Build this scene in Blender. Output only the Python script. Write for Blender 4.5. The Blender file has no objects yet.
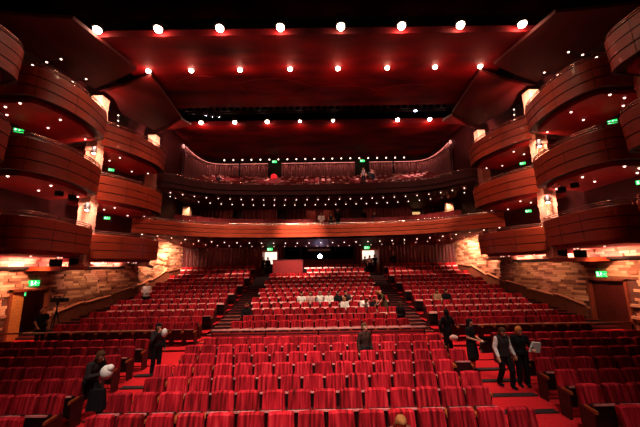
import bpy, bmesh, math, random
from math import sin, cos, pi, radians, sqrt, atan2
from mathutils import Vector, Matrix
random.seed(7)
scene = bpy.context.scene
COL = scene.collection

# ------------------------------------------------------------------ camera
F = 300.0; CAMH = 3.6
TH, RO, YAW = radians(10.0), radians(1.0), radians(0.3)
c_right = Vector((cos(YAW), -sin(YAW), 0))
c_fwd = Vector((sin(YAW)*cos(TH), cos(YAW)*cos(TH), sin(TH)))
c_up = Vector((-sin(YAW)*sin(TH), -cos(YAW)*sin(TH), cos(TH)))
r2 = cos(RO)*c_right - sin(RO)*c_up
u2 = sin(RO)*c_right + cos(RO)*c_up
cam_d = bpy.data.cameras.new('camera'); cam = bpy.data.objects.new('camera', cam_d); COL.objects.link(cam)
m = Matrix((r2, u2, -c_fwd)).transposed().to_4x4(); m.translation = (0, 0, CAMH)
cam.matrix_world = m
cam_d.sensor_width = 36.0; cam_d.lens = 36.0*F/640.0; cam_d.clip_end = 200; cam_d.clip_start = 0.05
scene.camera = cam
scene.view_settings.view_transform = 'Standard'
scene.view_settings.look = 'None'
scene.view_settings.gamma = 0.9
scene.view_settings.exposure = 0.1

def project(p):
    q = Vector(p) - Vector((0, 0, CAMH)); d = q.dot(c_fwd)
    if d < 0.1: return (-9999, -9999, d)
    return (320 + F*q.dot(r2)/d, 213.5 - F*q.dot(u2)/d, d)

# ------------------------------------------------------------------ materials
def nodes(name):
    mt = bpy.data.materials.new(name); mt.use_nodes = True
    nt = mt.node_tree; b = nt.nodes['Principled BSDF']
    return mt, nt, b
def N(nt, t, **kw):
    n = nt.nodes.new(t)
    for k, v in kw.items(): setattr(n, k, v)
    return n
def ramp(nt, cols):
    r = N(nt, 'ShaderNodeValToRGB'); e = r.color_ramp.elements
    while len(e) < len(cols): e.new(0.5)
    for i, (p, c) in enumerate(cols): e[i].position = p; e[i].color = (*c, 1)
    return r
def simple(name, col, rough=0.5, metal=0.0, scale=6.0, var=0.25, spec=0.5, stretch=(1, 1, 1), bump=0.0, coat=0.0):
    mt, nt, b = nodes(name)
    tc = N(nt, 'ShaderNodeTexCoord'); mp = N(nt, 'ShaderNodeMapping'); mp.inputs['Scale'].default_value = stretch
    nz = N(nt, 'ShaderNodeTexNoise'); nz.inputs['Scale'].default_value = scale; nz.inputs['Detail'].default_value = 4
    lo = tuple(c*(1-var) for c in col); hi = tuple(min(1, c*(1+var)) for c in col)
    r = ramp(nt, [(0.3, lo), (0.7, hi)])
    L = nt.links.new
    L(tc.outputs['Object'], mp.inputs['Vector']); L(mp.outputs['Vector'], nz.inputs['Vector'])
    L(nz.outputs['Fac'], r.inputs['Fac']); L(r.outputs['Color'], b.inputs['Base Color'])
    b.inputs['Roughness'].default_value = rough; b.inputs['Metallic'].default_value = metal
    b.inputs['Specular IOR Level'].default_value = spec; b.inputs['Coat Weight'].default_value = coat
    if bump:
        bp = N(nt, 'ShaderNodeBump'); bp.inputs['Strength'].default_value = bump; bp.inputs['Distance'].default_value = 0.02
        L(nz.outputs['Fac'], bp.inputs['Height']); L(bp.outputs['Normal'], b.inputs['Normal'])
    return mt
def emis(name, col, s, base=(0.02, 0.02, 0.02)):
    mt, nt, b = nodes(name)
    b.inputs['Base Color'].default_value = (*base, 1)
    b.inputs['Emission Color'].default_value = (*col, 1); b.inputs['Emission Strength'].default_value = s
    return mt
def fabric_mat():
    mt, nt, b = nodes('striped_red_fabric'); L = nt.links.new
    tc = N(nt, 'ShaderNodeTexCoord'); oi = N(nt, 'ShaderNodeObjectInfo')
    mp = N(nt, 'ShaderNodeMapping'); mp.inputs['Scale'].default_value = (17, 3, 1.2)
    ml = N(nt, 'ShaderNodeMath', operation='MULTIPLY'); ml.inputs[1].default_value = 40
    ad = N(nt, 'ShaderNodeVectorMath', operation='ADD')
    nz = N(nt, 'ShaderNodeTexNoise'); nz.inputs['Scale'].default_value = 1.0; nz.inputs['Detail'].default_value = 3
    r = ramp(nt, [(0.32, (0.09, 0.004, 0.004)), (0.44, (0.28, 0.006, 0.012)), (0.58, (0.52, 0.015, 0.028)), (0.74, (0.66, 0.05, 0.06))])
    L(tc.outputs['Object'], mp.inputs['Vector']); L(mp.outputs['Vector'], ad.inputs[0])
    L(oi.outputs['Random'], ml.inputs[0]); L(ml.outputs[0], ad.inputs[1]); L(ad.outputs[0], nz.inputs['Vector'])
    L(nz.outputs['Fac'], r.inputs['Fac'])
    hv = N(nt, 'ShaderNodeHueSaturation'); mr = N(nt, 'ShaderNodeMapRange')
    mr.inputs['To Min'].default_value = 0.75; mr.inputs['To Max'].default_value = 1.15
    L(oi.outputs['Random'], mr.inputs['Value']); L(mr.outputs[0], hv.inputs['Value'])
    L(r.outputs['Color'], hv.inputs['Color']); L(hv.outputs['Color'], b.inputs['Base Color'])
    b.inputs['Roughness'].default_value = 0.8; b.inputs['Specular IOR Level'].default_value = 0.12
    return mt
def block_mat():
    mt, nt, b = nodes('staggered_wall_blocks'); L = nt.links.new
    g = N(nt, 'ShaderNodeNewGeometry')
    r = ramp(nt, [(0.0, (0.22, 0.065, 0.032)), (0.4, (0.52, 0.21, 0.115)), (1.0, (0.86, 0.44, 0.28))])
    L(g.outputs['Random Per Island'], r.inputs['Fac'])
    nz = N(nt, 'ShaderNodeTexNoise'); nz.inputs['Scale'].default_value = 9
    mx = N(nt, 'ShaderNodeMix', data_type='RGBA', blend_type='MULTIPLY'); mx.inputs[0].default_value = 0.35
    L(r.outputs['Color'], mx.inputs[6]); L(nz.outputs['Color'], mx.inputs[7]); L(mx.outputs[2], b.inputs['Base Color'])
    b.inputs['Roughness'].default_value = 0.65
    return mt
def ceil_mat(name, col, ring=True):
    mt, nt, b = nodes(name); L = nt.links.new
    tc = N(nt, 'ShaderNodeTexCoord')
    nz = N(nt, 'ShaderNodeTexNoise'); nz.inputs['Scale'].default_value = 0.45; nz.inputs['Detail'].default_value = 5
    mp = N(nt, 'ShaderNodeMapping'); mp.inputs['Scale'].default_value = (0.6, 1.6, 1)
    L(tc.outputs['Object'], mp.inputs['Vector']); L(mp.outputs['Vector'], nz.inputs['Vector'])
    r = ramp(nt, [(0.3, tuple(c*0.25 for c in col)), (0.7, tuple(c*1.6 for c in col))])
    L(nz.outputs['Fac'], r.inputs['Fac']); L(r.outputs['Color'], b.inputs['Base Color'])
    b.inputs['Roughness'].default_value = 0.7; b.inputs['Specular IOR Level'].default_value = 0.25
    return mt
M = {}
M['fabric'] = fabric_mat()
M['seat_lip'] = simple('lit_seat_lip', (0.62, 0.20, 0.19), 0.4, var=0.3)  # overhead light on the seat edge put into a paler colour
M['seat_edge'] = simple('lit_pink_seat_edge', (0.80, 0.36, 0.33), 0.35, var=0.2)  # far seats: the edge's overhead light painted as pale pink
M['seat_under'] = simple('black_seat_underside', (0.012, 0.009, 0.009), 0.35)
M['arm_wood'] = simple('orange_wood_armrest', (0.30, 0.07, 0.02), 0.35, scale=20, stretch=(4, 1, 1))
M['side_red'] = simple('dark_red_side_panel', (0.07, 0.006, 0.006), 0.6)
M['seat_leg'] = simple('dark_metal', (0.02, 0.018, 0.018), 0.4, 0.6)
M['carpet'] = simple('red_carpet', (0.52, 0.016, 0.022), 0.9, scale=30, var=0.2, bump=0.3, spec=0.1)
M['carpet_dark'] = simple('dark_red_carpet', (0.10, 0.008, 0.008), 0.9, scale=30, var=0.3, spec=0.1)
M['riser_shade'] = simple('shaded_riser', (0.02, 0.006, 0.006), 0.7)  # low light on the risers put into a near-black colour
M['nosing'] = simple('pale_step_nosing', (0.5, 0.22, 0.18), 0.4)
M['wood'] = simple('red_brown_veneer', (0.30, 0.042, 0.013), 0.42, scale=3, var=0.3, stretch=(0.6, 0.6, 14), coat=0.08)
M['wood_lit'] = simple('polished_lit_veneer', (0.42, 0.085, 0.042), 0.26, scale=3, var=0.3, stretch=(0.6, 0.6, 14), coat=0.5)  # lit copy of the veneer: the circle's brightness is in the colour
M['groove'] = simple('dark_groove', (0.02, 0.005, 0.004), 0.6)
M['rail_metal'] = simple('brushed_rail', (0.55, 0.36, 0.30), 0.25, 0.9)
M['shade_band'] = simple('brown_shade_band', (0.17, 0.045, 0.022), 0.5, scale=4)
M['rail_wood'] = simple('wooden_handrail', (0.62, 0.24, 0.13), 0.35, scale=8)
M['soffit'] = simple('dark_red_soffit', (0.13, 0.006, 0.006), 0.65, scale=2)
M['box_soffit'] = simple('box_red_soffit', (0.30, 0.011, 0.010), 0.6, scale=2)
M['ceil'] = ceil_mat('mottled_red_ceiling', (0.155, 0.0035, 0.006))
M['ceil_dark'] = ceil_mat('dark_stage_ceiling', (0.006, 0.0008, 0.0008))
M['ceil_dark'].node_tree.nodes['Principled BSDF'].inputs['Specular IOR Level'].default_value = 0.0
M['canopy'] = simple('dark_red_canopy', (0.075, 0.004, 0.0035), 0.7, scale=1.5, stretch=(1, 0.3, 1))
M['black'] = simple('matt_black', (0.008, 0.006, 0.006), 0.6)
M['dark_wall'] = simple('dark_red_wall', (0.07, 0.006, 0.006), 0.6, scale=2)
M['red_wall'] = simple('red_pleated_wall', (0.085, 0.005, 0.0045), 0.55, scale=3, stretch=(3, 3, 0.4))
M['red_panel'] = simple('bright_red_panel', (0.24, 0.02, 0.022), 0.6, scale=12, stretch=(3, 3, 0.3))
M['blocks'] = block_mat()
M['mortar'] = simple('dark_block_gap', (0.12, 0.035, 0.02), 0.8)
M['pier'] = simple('carved_pier', (0.66, 0.34, 0.24), 0.6, scale=14, var=0.45, stretch=(1, 1, 2.5), bump=0.8)
M['door'] = simple('dark_red_door', (0.09, 0.012, 0.007), 0.4, scale=3, stretch=(1, 1, 6))
M['door_frame'] = simple('red_brown_door_frame', (0.22, 0.045, 0.02), 0.4)
M['door_lit'] = simple('lit_door_leaf', (0.62, 0.22, 0.06), 0.4, scale=3, stretch=(1, 1, 8))  # orange lamplight on the leaf put into a lighter wood
M['curtain'] = simple('rose_grey_curtain', (0.20, 0.075, 0.07), 0.7, scale=9, stretch=(4, 4, 0.3), var=0.5)
M['bulb'] = emis('warm_bulb', (1.0, 0.80, 0.58), 30)
M['bulb_small'] = emis('small_bulb', (1.0, 0.66, 0.55), 3.2)
M['bulb_tiny'] = emis('tiny_bulb', (1.0, 0.5, 0.42), 1.8)
M['strip'] = emis('pink_light_strip', (1.0, 0.30, 0.24), 1.0)
M['bulb_blue'] = emis('blue_white_lamp', (0.55, 0.62, 1.0), 40)
M['exit_green'] = emis('green_exit_panel', (0.02, 0.75, 0.16), 1.3, (0.0, 0.3, 0.05))
M['exit_white'] = emis('white_exit_pictogram', (0.7, 1.0, 0.8), 1.6, (0.5, 0.6, 0.5))
M['doorway_glow'] = emis('bright_foyer_panel', (1.0, 0.78, 0.62), 1.4, (0.8, 0.7, 0.6))
M['amber_glow'] = emis('amber_foyer_panel', (1.0, 0.60, 0.25), 0.8, (0.6, 0.4, 0.2))
M['red_ball'] = emis('glowing_red', (1.0, 0.03, 0.04), 0.9, (0.7, 0.02, 0.02))
M['steel'] = simple('black_steel', (0.03, 0.03, 0.035), 0.35, 0.7)
M['housing'] = simple('lamp_housing', (0.05, 0.03, 0.03), 0.4, 0.5)
M['pale_speck'] = simple('pale_cap_glint', (0.75, 0.42, 0.40), 0.4)
M['gal_red'] = simple('gallery_red', (0.20, 0.010, 0.013), 0.7)
M['glass_dark'] = simple('dark_booth_glass', (0.006, 0.006, 0.012), 0.1)
M['paper'] = simple('white_paper', (0.8, 0.72, 0.66), 0.7, var=0.08)
def cloth(name, c): 
    if name not in M: M[name] = simple(name, c, 0.8, scale=14, var=0.2, spec=0.15)
    return M[name]
for n, c in dict(skin_light=(0.60, 0.29, 0.19), skin_tan=(0.42, 0.19, 0.11), hair_dark=(0.012, 0.008, 0.007), hair_brown=(0.09, 0.035, 0.015),
                 hair_blond=(0.34, 0.14, 0.045), hair_orange=(0.62, 0.22, 0.05), hair_white=(0.65, 0.58, 0.55), hair_grey=(0.3, 0.24, 0.22), cloth_black=(0.012, 0.009, 0.010),
                 cloth_charcoal=(0.035, 0.022, 0.022), cloth_white=(0.78, 0.68, 0.63), cloth_pink=(0.62, 0.36, 0.33), cloth_brown=(0.15, 0.055, 0.03),
                 cloth_darkbrown=(0.05, 0.02, 0.014), cloth_olive=(0.10, 0.07, 0.035), cloth_tan=(0.42, 0.24, 0.14), cloth_grey=(0.22, 0.17, 0.16), cloth_navy=(0.02, 0.02, 0.04),
                 cloth_red=(0.5, 0.02, 0.02), lips=(0.30, 0.06, 0.05), shoe=(0.01, 0.008, 0.008)).items(): cloth(n, c)

# ------------------------------------------------------------------ mesh helpers
class MB:
    def __init__(s): s.v = []; s.f = []; s.m = []; s.sm = []
    def add(s, vs, fs, mi=0, smooth=False):
        o = len(s.v); s.v += [tuple(v) for v in vs]
        for f in fs: s.f.append(tuple(i+o for i in f)); s.m.append(mi); s.sm.append(smooth)
    def box(s, x0, x1, y0, y1, z0, z1, mi=0):
        s.hexa([(x0, y0, z0), (x1, y0, z0), (x1, y1, z0), (x0, y1, z0), (x0, y0, z1), (x1, y0, z1), (x1, y1, z1), (x0, y1, z1)], mi)
    def hexa(s, p, mi=0):
        s.add(p, [(0, 3, 2, 1), (4, 5, 6, 7), (0, 1, 5, 4), (1, 2, 6, 5), (2, 3, 7, 6), (3, 0, 4, 7)], mi)
    def prism(s, poly, z0, z1, mi=0):
        n = len(poly)
        zz0 = z0 if callable(z0) else (lambda x, y: z0); zz1 = z1 if callable(z1) else (lambda x, y: z1)
        vs = [(x, y, zz0(x, y)) for x, y in poly] + [(x, y, zz1(x, y)) for x, y in poly]
        a = sum(poly[i][0]*poly[(i+1) % n][1]-poly[(i+1) % n][0]*poly[i][1] for i in range(n))
        fs = [tuple(range(n-1, -1, -1)), tuple(range(n, 2*n))] + [(i, (i+1) % n, n+(i+1) % n, n+i) for i in range(n)]
        if a < 0: fs = [tuple(reversed(f)) for f in fs]
        s.add(vs, fs, mi)
    def tube(s, pts, r, n=8, mi=0, r1=None):
        pts = [Vector(p) for p in pts]; k = len(pts); vs = []
        for i, p in enumerate(pts):
            d = (pts[min(i+1, k-1)]-pts[max(i-1, 0)]).normalized()
            a = d.cross(Vector((0, 0, 1)))
            if a.length < 1e-3: a = Vector((1, 0, 0))
            a.normalize(); b = d.cross(a)
            rr = r if r1 is None else r+(r1-r)*i/(k-1)
            for j in range(n): vs.append(p+rr*(cos(2*pi*j/n)*a+sin(2*pi*j/n)*b))
        fs = [(i*n+j, i*n+(j+1) % n, (i+1)*n+(j+1) % n, (i+1)*n+j) for i in range(k-1) for j in range(n)]
        fs += [tuple(range(n)), tuple((k-1)*n+j for j in range(n-1, -1, -1))]
        s.add(vs, fs, mi, True)
    def lathe(s, prof, n=12, mi=0, mat=None):
        vs = []; mat = mat or Matrix.Identity(4)
        for r, z in prof:
            for j in range(n): vs.append(mat @ Vector((r*cos(2*pi*j/n), r*sin(2*pi*j/n), z)))
        k = len(prof)
        fs = [(i*n+j, i*n+(j+1) % n, (i+1)*n+(j+1) % n, (i+1)*n+j) for i in range(k-1) for j in range(n)]
        fs += [tuple(range(n-1, -1, -1)), tuple((k-1)*n+j for j in range(n))]
        s.add(vs, fs, mi, True)
    def ball(s, c, r, n=10, mi=0, sc=(1, 1, 1)):
        k = n//2+1; prof = []
        vs = []; c = Vector(c)
        for i in range(k+1):
            t = pi*i/k
            for j in range(n): vs.append(c+Vector((r*sc[0]*sin(t)*cos(2*pi*j/n), r*sc[1]*sin(t)*sin(2*pi*j/n), -r*sc[2]*cos(t))))
        s.add(vs, [(i*n+j, i*n+(j+1) % n, (i+1)*n+(j+1) % n, (i+1)*n+j) for i in range(k) for j in range(n)], mi, True)
    def sweep(s, path, prof, closed=True, mi=0, side=1, mis=None, smooth=False):
        # path: (x,y) list; prof: (offset, z) list; offset is along the left/right normal of the path (side)
        k = len(path); n = len(prof); vs = []
        for i in range(k):
            a = Vector(path[max(i-1, 0)]); b = Vector(path[min(i+1, k-1)])
            d = (b-a).normalized(); nx, ny = d.y*side, -d.x*side
            for o, z in prof: vs.append((path[i][0]+nx*o, path[i][1]+ny*o, z))
        rng = n if closed else n-1
        for i in range(k-1):
            for j in range(rng):
                q = (i*n+j, i*n+(j+1) % n, (i+1)*n+(j+1) % n, (i+1)*n+j)
                if side < 0: q = tuple(reversed(q))
                s.add([vs[t] for t in q], [(0, 1, 2, 3)], mis[j] if mis else mi, smooth)
        if closed:
            s.add([vs[j] for j in range(n)], [tuple(range(n))], mi); s.add([vs[(k-1)*n+j] for j in range(n)], [tuple(range(n-1, -1, -1))], mi)
    def mesh(s, name, mats):
        me = bpy.data.meshes.new(name); me.from_pydata(s.v, [], s.f)
        for mt in (mats if isinstance(mats, (list, tuple)) else [mats]): me.materials.append(mt)
        me.polygons.foreach_set('material_index', s.m); me.polygons.foreach_set('use_smooth', s.sm)
        bm = bmesh.new(); bm.from_mesh(me); bmesh.ops.remove_doubles(bm, verts=bm.verts, dist=1e-5); bm.to_mesh(me); bm.free()
        me.update(); return me
    def build(s, name, mats, parent=None, kind=None, loc=None):
        o = bpy.data.objects.new(name, s.mesh(name, mats)); COL.objects.link(o)
        if parent: o.parent = parent
        if kind: o['kind'] = kind
        if loc: o.location = loc
        return o
def tag(o, label, cat, group=None, kind=None):
    o['label'] = label; o['category'] = cat
    if group: o['group'] = group
    if kind: o['kind'] = kind
    return o
def thing(name, label, cat, loc=(0, 0, 0), rz=0, group=None):
    o = bpy.data.objects.new(name, None); COL.objects.link(o); o.empty_display_size = 0.1
    o.location = loc; o.rotation_euler = (0, 0, rz)
    return tag(o, label, cat, group)
def inst(name, me, parent=None, loc=(0, 0, 0), rot=(0, 0, 0)):
    o = bpy.data.objects.new(name, me); COL.objects.link(o); o.location = loc; o.rotation_euler = rot
    if parent: o.parent = parent
    return o
def spline(pts, n=8):
    out = []; k = len(pts)
    for i in range(k-1):
        p0, p1, p2, p3 = pts[max(i-1, 0)], pts[i], pts[i+1], pts[min(i+2, k-1)]
        for j in range(n):
            t = j/n
            out.append(tuple(0.5*((2*p1[a])+(-p0[a]+p2[a])*t+(2*p0[a]-5*p1[a]+4*p2[a]-p3[a])*t*t+(-p0[a]+3*p1[a]-3*p2[a]+p3[a])*t**3) for a in range(len(p1))))
    out.append(tuple(pts[-1])); return out
ORD = ['first', 'second', 'third', 'fourth', 'fifth', 'sixth', 'seventh', 'eighth', 'ninth', 'tenth', 'eleventh', 'twelfth', 'thirteenth', 'fourteenth',
       'fifteenth', 'sixteenth', 'seventeenth', 'eighteenth', 'nineteenth', 'twentieth'] + ['twenty-%s' % w for w in ('first', 'second', 'third', 'fourth', 'fifth', 'sixth', 'seventh', 'eighth', 'ninth')]

# ------------------------------------------------------------------ lights
def aim(o, to): o.rotation_euler = (Vector(to)-o.location).to_track_quat('-Z', 'Y').to_euler()
def spot(loc, to, w, ang=60, blend=0.6, col=(1, 0.82, 0.66), rad=0.12):
    d = bpy.data.lights.new('spot', 'SPOT'); d.energy = w; d.spot_size = radians(ang); d.spot_blend = blend; d.color = col; d.shadow_soft_size = rad
    o = bpy.data.objects.new('spot_light', d); COL.objects.link(o); o.location = loc; aim(o, to); return o
def point(loc, w, col=(1, 0.75, 0.55), rad=0.08):
    d = bpy.data.lights.new('point', 'POINT'); d.energy = w; d.color = col; d.shadow_soft_size = rad
    o = bpy.data.objects.new('point_light', d); COL.objects.link(o); o.location = loc; return o
def area(loc, to, w, sx, sy, col=(1, 0.75, 0.55), rz=None):
    d = bpy.data.lights.new('area', 'AREA'); d.energy = w; d.color = col; d.shape = 'RECTANGLE'; d.size = sx; d.size_y = sy
    o = bpy.data.objects.new('area_light', d); COL.objects.link(o); o.location = loc; aim(o, to); return o

wd = bpy.data.worlds.new('world'); scene.world = wd; wd.use_nodes = True
wd.node_tree.nodes['Background'].inputs[0].default_value = (0.9, 0.12, 0.1, 1)
wd.node_tree.nodes['Background'].inputs[1].default_value = 0.004

# ------------------------------------------------------------------ levels
FRONT_Y = [5.95, 6.95, 7.82, 8.75, 9.75, 10.7, 11.62]
FRONT_Z = [0.0, 0.0, 0.02, 0.03, 0.04, 0.06, 0.09]
REAR_Y = [14.4+1.05*i for i in range(13)]
REAR_Z = [0.20, 0.28, 0.45, 0.64, 0.84, 1.03, 1.22, 1.42, 1.64, 1.87, 2.12, 2.42, 2.78]
XA, XB = 4.25, 5.62      # aisle between centre and side blocks
def wall_x(y): return 14.9 if y < 17 else 14.9-(y-17)*2.0/11.5
BACK_Y = 28.5

# ------------------------------------------------------------------ floor
def stepped(mb, x0f, x1f, steps, mi_top=0, mi_r=1):
    # steps: list of (y_start, y_end, z)
    pz = None
    for y0, y1, z in steps:
        xa, xb, xc, xd = x0f(y0), x1f(y0), x0f(y1), x1f(y1)
        mb.add([(xa, y0, z), (xb, y0, z), (xd, y1, z), (xc, y1, z)], [(0, 1, 2, 3)], mi_top)
        if pz is not None and abs(pz-z) > 1e-4: mb.add([(xa, y0, pz), (xb, y0, pz), (xb, y0, z), (xa, y0, z)], [(0, 1, 2, 3)], mi_r)
        pz = z
def block_steps():
    st = [(-1.0, FRONT_Y[0]+0.2, 0.0)]
    for i in range(1, 7): st.append((FRONT_Y[i-1]+0.2, FRONT_Y[i]+0.2, FRONT_Z[i]))
    st.append((FRONT_Y[6]+0.2, 13.6, 0.12))
    y = 13.6
    for i in range(13): st.append((y, REAR_Y[i]+0.22, REAR_Z[i])); y = REAR_Y[i]+0.22
    st.append((y, BACK_Y+3, 2.92)); return st
def aisle_steps():
    st = [(-1.0, FRONT_Y[0]+0.2, 0.0)]
    for i in range(1, 7): st.append((FRONT_Y[i-1]+0.2, FRONT_Y[i]+0.2, FRONT_Z[i]))
    st.append((FRONT_Y[6]+0.2, 13.6, 0.12))
    y = 13.6; z = 0.12
    for i in range(13):
        yn = REAR_Y[i]+0.22; ym = (y+yn)/2
        st.append((y, ym, (z+REAR_Z[i])/2)); st.append((ym, yn, REAR_Z[i])); y = yn; z = REAR_Z[i]
    st.append((y, BACK_Y+3, 2.92)); return st
mb = MB()
stepped(mb, lambda y: -XA, lambda y: XA, block_steps())
for s in (-1, 1):
    f0 = (lambda y: -(wall_x(y)+0.3 if y < 13 else 12.25)) if s < 0 else (lambda y: XB)
    f1 = (lambda y: -XB) if s < 0 else (lambda y: (wall_x(y)+0.3 if y < 13 else 12.25))
    stepped(mb, f0, f1, block_steps())
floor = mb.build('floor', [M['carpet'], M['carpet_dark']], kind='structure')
nos = MB()
for s in (-1, 1):
    mb = MB()
    for (a, b) in ((XA, XB), (12.25, None)):
        fa = (lambda y, a=a: a) ; fb = (lambda y, b=b: b if b else max(12.3, wall_x(y)+0.3))
        st = [q for q in aisle_steps() if q[1] > 13 or b]
        if s < 0: stepped(mb, lambda y: -fb(y), lambda y: -fa(y), st, 0, 1)
        else: stepped(mb, fa, fb, st, 0, 1)
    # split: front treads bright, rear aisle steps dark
    fl = mb.build('floor', [M['carpet'], M['riser_shade'], M['carpet_dark']], kind='structure')
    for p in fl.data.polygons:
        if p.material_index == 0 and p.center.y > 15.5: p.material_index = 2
    nb = MB()
    for (y0, y1, z) in aisle_steps():
        if 13.4 < y0 < 18.7:
            nb.box(s*XA if s > 0 else -XB, s*XB if s > 0 else -XA, y0-0.004, y0+0.035, z-0.02, z+0.006)
    nb.build('trim_%d' % (1 if s < 0 else 2), M['nosing'], kind='structure')
    fb_ = MB()
    for i in range(1, 7):
        xo = (5.4, 5.5, 5.72, 5.88, 6.1, 6.25, 6.3)[i-1]
        fb_.box(s*XA+0.1 if s > 0 else -xo, xo if s > 0 else -XA-0.1, FRONT_Y[i-1]+0.10, FRONT_Y[i-1]+0.30, FRONT_Z[i]-0.04, FRONT_Z[i]+0.012)
    fb_.build('trim_%d' % (3 if s < 0 else 4), M['riser_shade'], kind='structure')  # dark bands laid over the treads for the shaded risers

# ------------------------------------------------------------------ side walls
DOOR = (14.95, 16.9, 0.05, 2.62)
for s, side in ((-1, 'left'), (1, 'right')):
    mb = MB()
    def P(y, d, z): return (s*(wall_x(y)-d), y, z)
    def quad(y0, y1, z0, z1, mi, d=0.0):
        q = [P(y0, d, z0), P(y1, d, z0), P(y1, d, z1), P(y0, d, z1)]
        mb.add(q if s < 0 else q[::-1], [(0, 1, 2, 3)], mi)
    quad(-1, DOOR[0], -0.1, 6, 1); quad(DOOR[0], DOOR[1], DOOR[3], 6, 1); quad(DOOR[1], 17, -0.1, 6, 1)
    quad(17, 28.9, -0.1, 6, 1)
    quad(-1, 17, 6, 17, 2); quad(17, 34, 6, 17, 2)
    rnd = random.Random(11+s)
    z = -0.08; row = 0
    while z < 5.9:
        h = 0.14; y = 7.0+rnd.random()*0.5
        while y < 28.4:
            L_ = rnd.choice((0.36, 0.48, 0.6, 0.8)); y2 = min(y+L_, 28.45)
            if not (y2 > DOOR[0]-0.05 and y < DOOR[1]+0.05 and z < DOOR[3]+0.02):
                d = rnd.choice((0.015, 0.04, 0.08, 0.13))
                g = 0.006
                a = [P(y+g, d, z+g), P(y2-g, d, z+g), P(y2-g, d, z+h-g), P(y+g, d, z+h-g)]
                b = [P(y+g, 0, z+g), P(y2-g, 0, z+g), P(y2-g, 0, z+h-g), P(y+g, 0, z+h-g)]
                fs = [(0, 1, 2, 3), (0, 4, 5, 1), (1, 5, 6, 2), (2, 6, 7, 3), (3, 7, 4, 0)]
                if s > 0: fs = [tuple(reversed(f)) for f in fs]
                mb.add(a+b, fs, 0)
            y = y2
        z += h; row += 1
    mb.build('wall_'+side, [M['blocks'], M['mortar'], M['dark_wall']], kind='structure')
    # ledge hiding the cove light, and its trim
    mb = MB()
    path = [(s*14.87, 7.0), (s*14.87, 17.0), (s*wall_x(21.6), 21.6)]
    mb.sweep(path, [(0, 3.62), (0.42, 3.72), (0.42, 3.84), (0.0, 3.84)], side=1 if s < 0 else -1)
    mb.build('trim_%d' % (5 if s < 0 else 6), M['groove'], kind='structure')
    # door recess, frame and leaf
    d = MB()
    fy0, fy1, fz = DOOR[0], DOOR[1], DOOR[3]
    x0 = s*14.9
    fr = MB()
    for (a, b, c, e) in ((fy0-0.12, fy0, 0.05, fz+0.12), (fy1, fy1+0.12, 0.05, fz+0.12), (fy0-0.12, fy1+0.12, fz, fz+0.12)):
        fr.box(min(s*14.78, s*15.0), max(s*14.78, s*15.0), a, b, c, e)
    if s < 0:
        vb = MB()
        vb.box(-17.6, -17.5, 13.5, 19.5, 0, 3.2); vb.box(-17.6, -14.95, 19.4, 19.5, 0, 3.2); vb.box(-17.6, -14.95, 13.5, 13.6, 0, 3.2)
        vb.box(-17.6, -14.95, 13.5, 19.5, 3.1, 3.2); vb.box(-17.6, -14.9, 13.5, 19.5, 0.0, 0.1)
        vb.build('wall_vestibule', M['dark_wall'], kind='structure')
        dr = bpy.data.objects.new('door_1', None); COL.objects.link(dr); dr.location = (-14.92, fy0+0.02, 0.1); dr['kind'] = 'structure'
        dr.rotation_euler = (0, 0, radians(14))
        lf = MB(); lf.box(-0.03, 0.03, 0.0, 0.92, 0.0, 2.48, 0)
        lf.box(0.03, 0.045, 0.10, 0.82, 0.15, 0.98); lf.box(0.03, 0.045, 0.10, 0.82, 1.12, 2.38)
        leaf = lf.build('door_leaf', M['door_lit'], dr)
        h = MB(); h.tube([(0.05, 0.84, 1.0), (0.09, 0.84, 1.02), (0.09, 0.84, 1.3), (0.05, 0.84, 1.32)], 0.012)
        h.build('door_handle', M['rail_metal'], dr)
        fr2 = bpy.data.objects.new('trim_7', fr.mesh('frame', M['door_frame'])); COL.objects.link(fr2); fr2['kind'] = 'structure'
    else:
        dr = bpy.data.objects.new('door_2', None); COL.objects.link(dr); dr['kind'] = 'structure'
        fr.build('door_frame', M['door_frame'], dr)
        for (a, b) in ((fy0, (fy0+fy1)/2-0.005), ((fy0+fy1)/2+0.005, fy1)):
            lf = MB(); lf.box(15.02, 15.08, a, b, 0.1, fz); lf.box(15.0, 15.02, a+0.12, b-0.12, 0.3, 1.0); lf.box(15.0, 15.02, a+0.12, b-0.12, 1.2, fz-0.2)
            lf.build('door_leaf', M['door'], dr)
            h = MB(); yy = (fy0+fy1)/2+(-0.12 if a == fy0 else 0.12)
            h.tube([(15.0, yy, 1.0), (14.96, yy, 1.02), (14.96, yy, 1.3), (15.0, yy, 1.32)], 0.012)
            h.build('door_handle', M['seat_leg'], dr)
    # zigzag wall handrail beside the side stairs
    def zf(y):
        for k in range(13):
            if y < REAR_Y[k]+0.22: return REAR_Z[k]
        return 2.92
    hr = thing('handrail', '%s wall zigzag wooden handrail climbing beside the side stairs' % side, 'handrail', (0, 0, 0), 0, None)
    y = 17.15; k = 0; allp = []
    pts = []
    while y < 28.2:
        y2 = min(y+1.55, 28.3); z0 = 0.62+zf(y+0.2); z1 = 0.62+zf(min(y2+0.3, 28.2))+0.1
        seg = MB()
        seg.tube([(s*(wall_x(y)-0.2), y, z0), (s*(wall_x(y2)-0.2), y2, z1-0.05), (s*(wall_x(y2+0.3)-0.2), y2+0.28, z1-0.05)], 0.06)
        for yy, zz in ((y+0.3, z0+0.1), (y2-0.2, z1-0.15)):
            seg.tube([(s*(wall_x(yy)-0.2), yy, zz), (s*(wall_x(yy)+0.02), yy, zz-0.06)], 0.02, 6)
        seg.build('rail_segment', M['rail_wood'], hr)
        dd = MB(); xa, xb, xc = wall_x(y)-0.16, wall_x(y2)-0.16, wall_x(y2+0.3)-0.16
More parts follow.
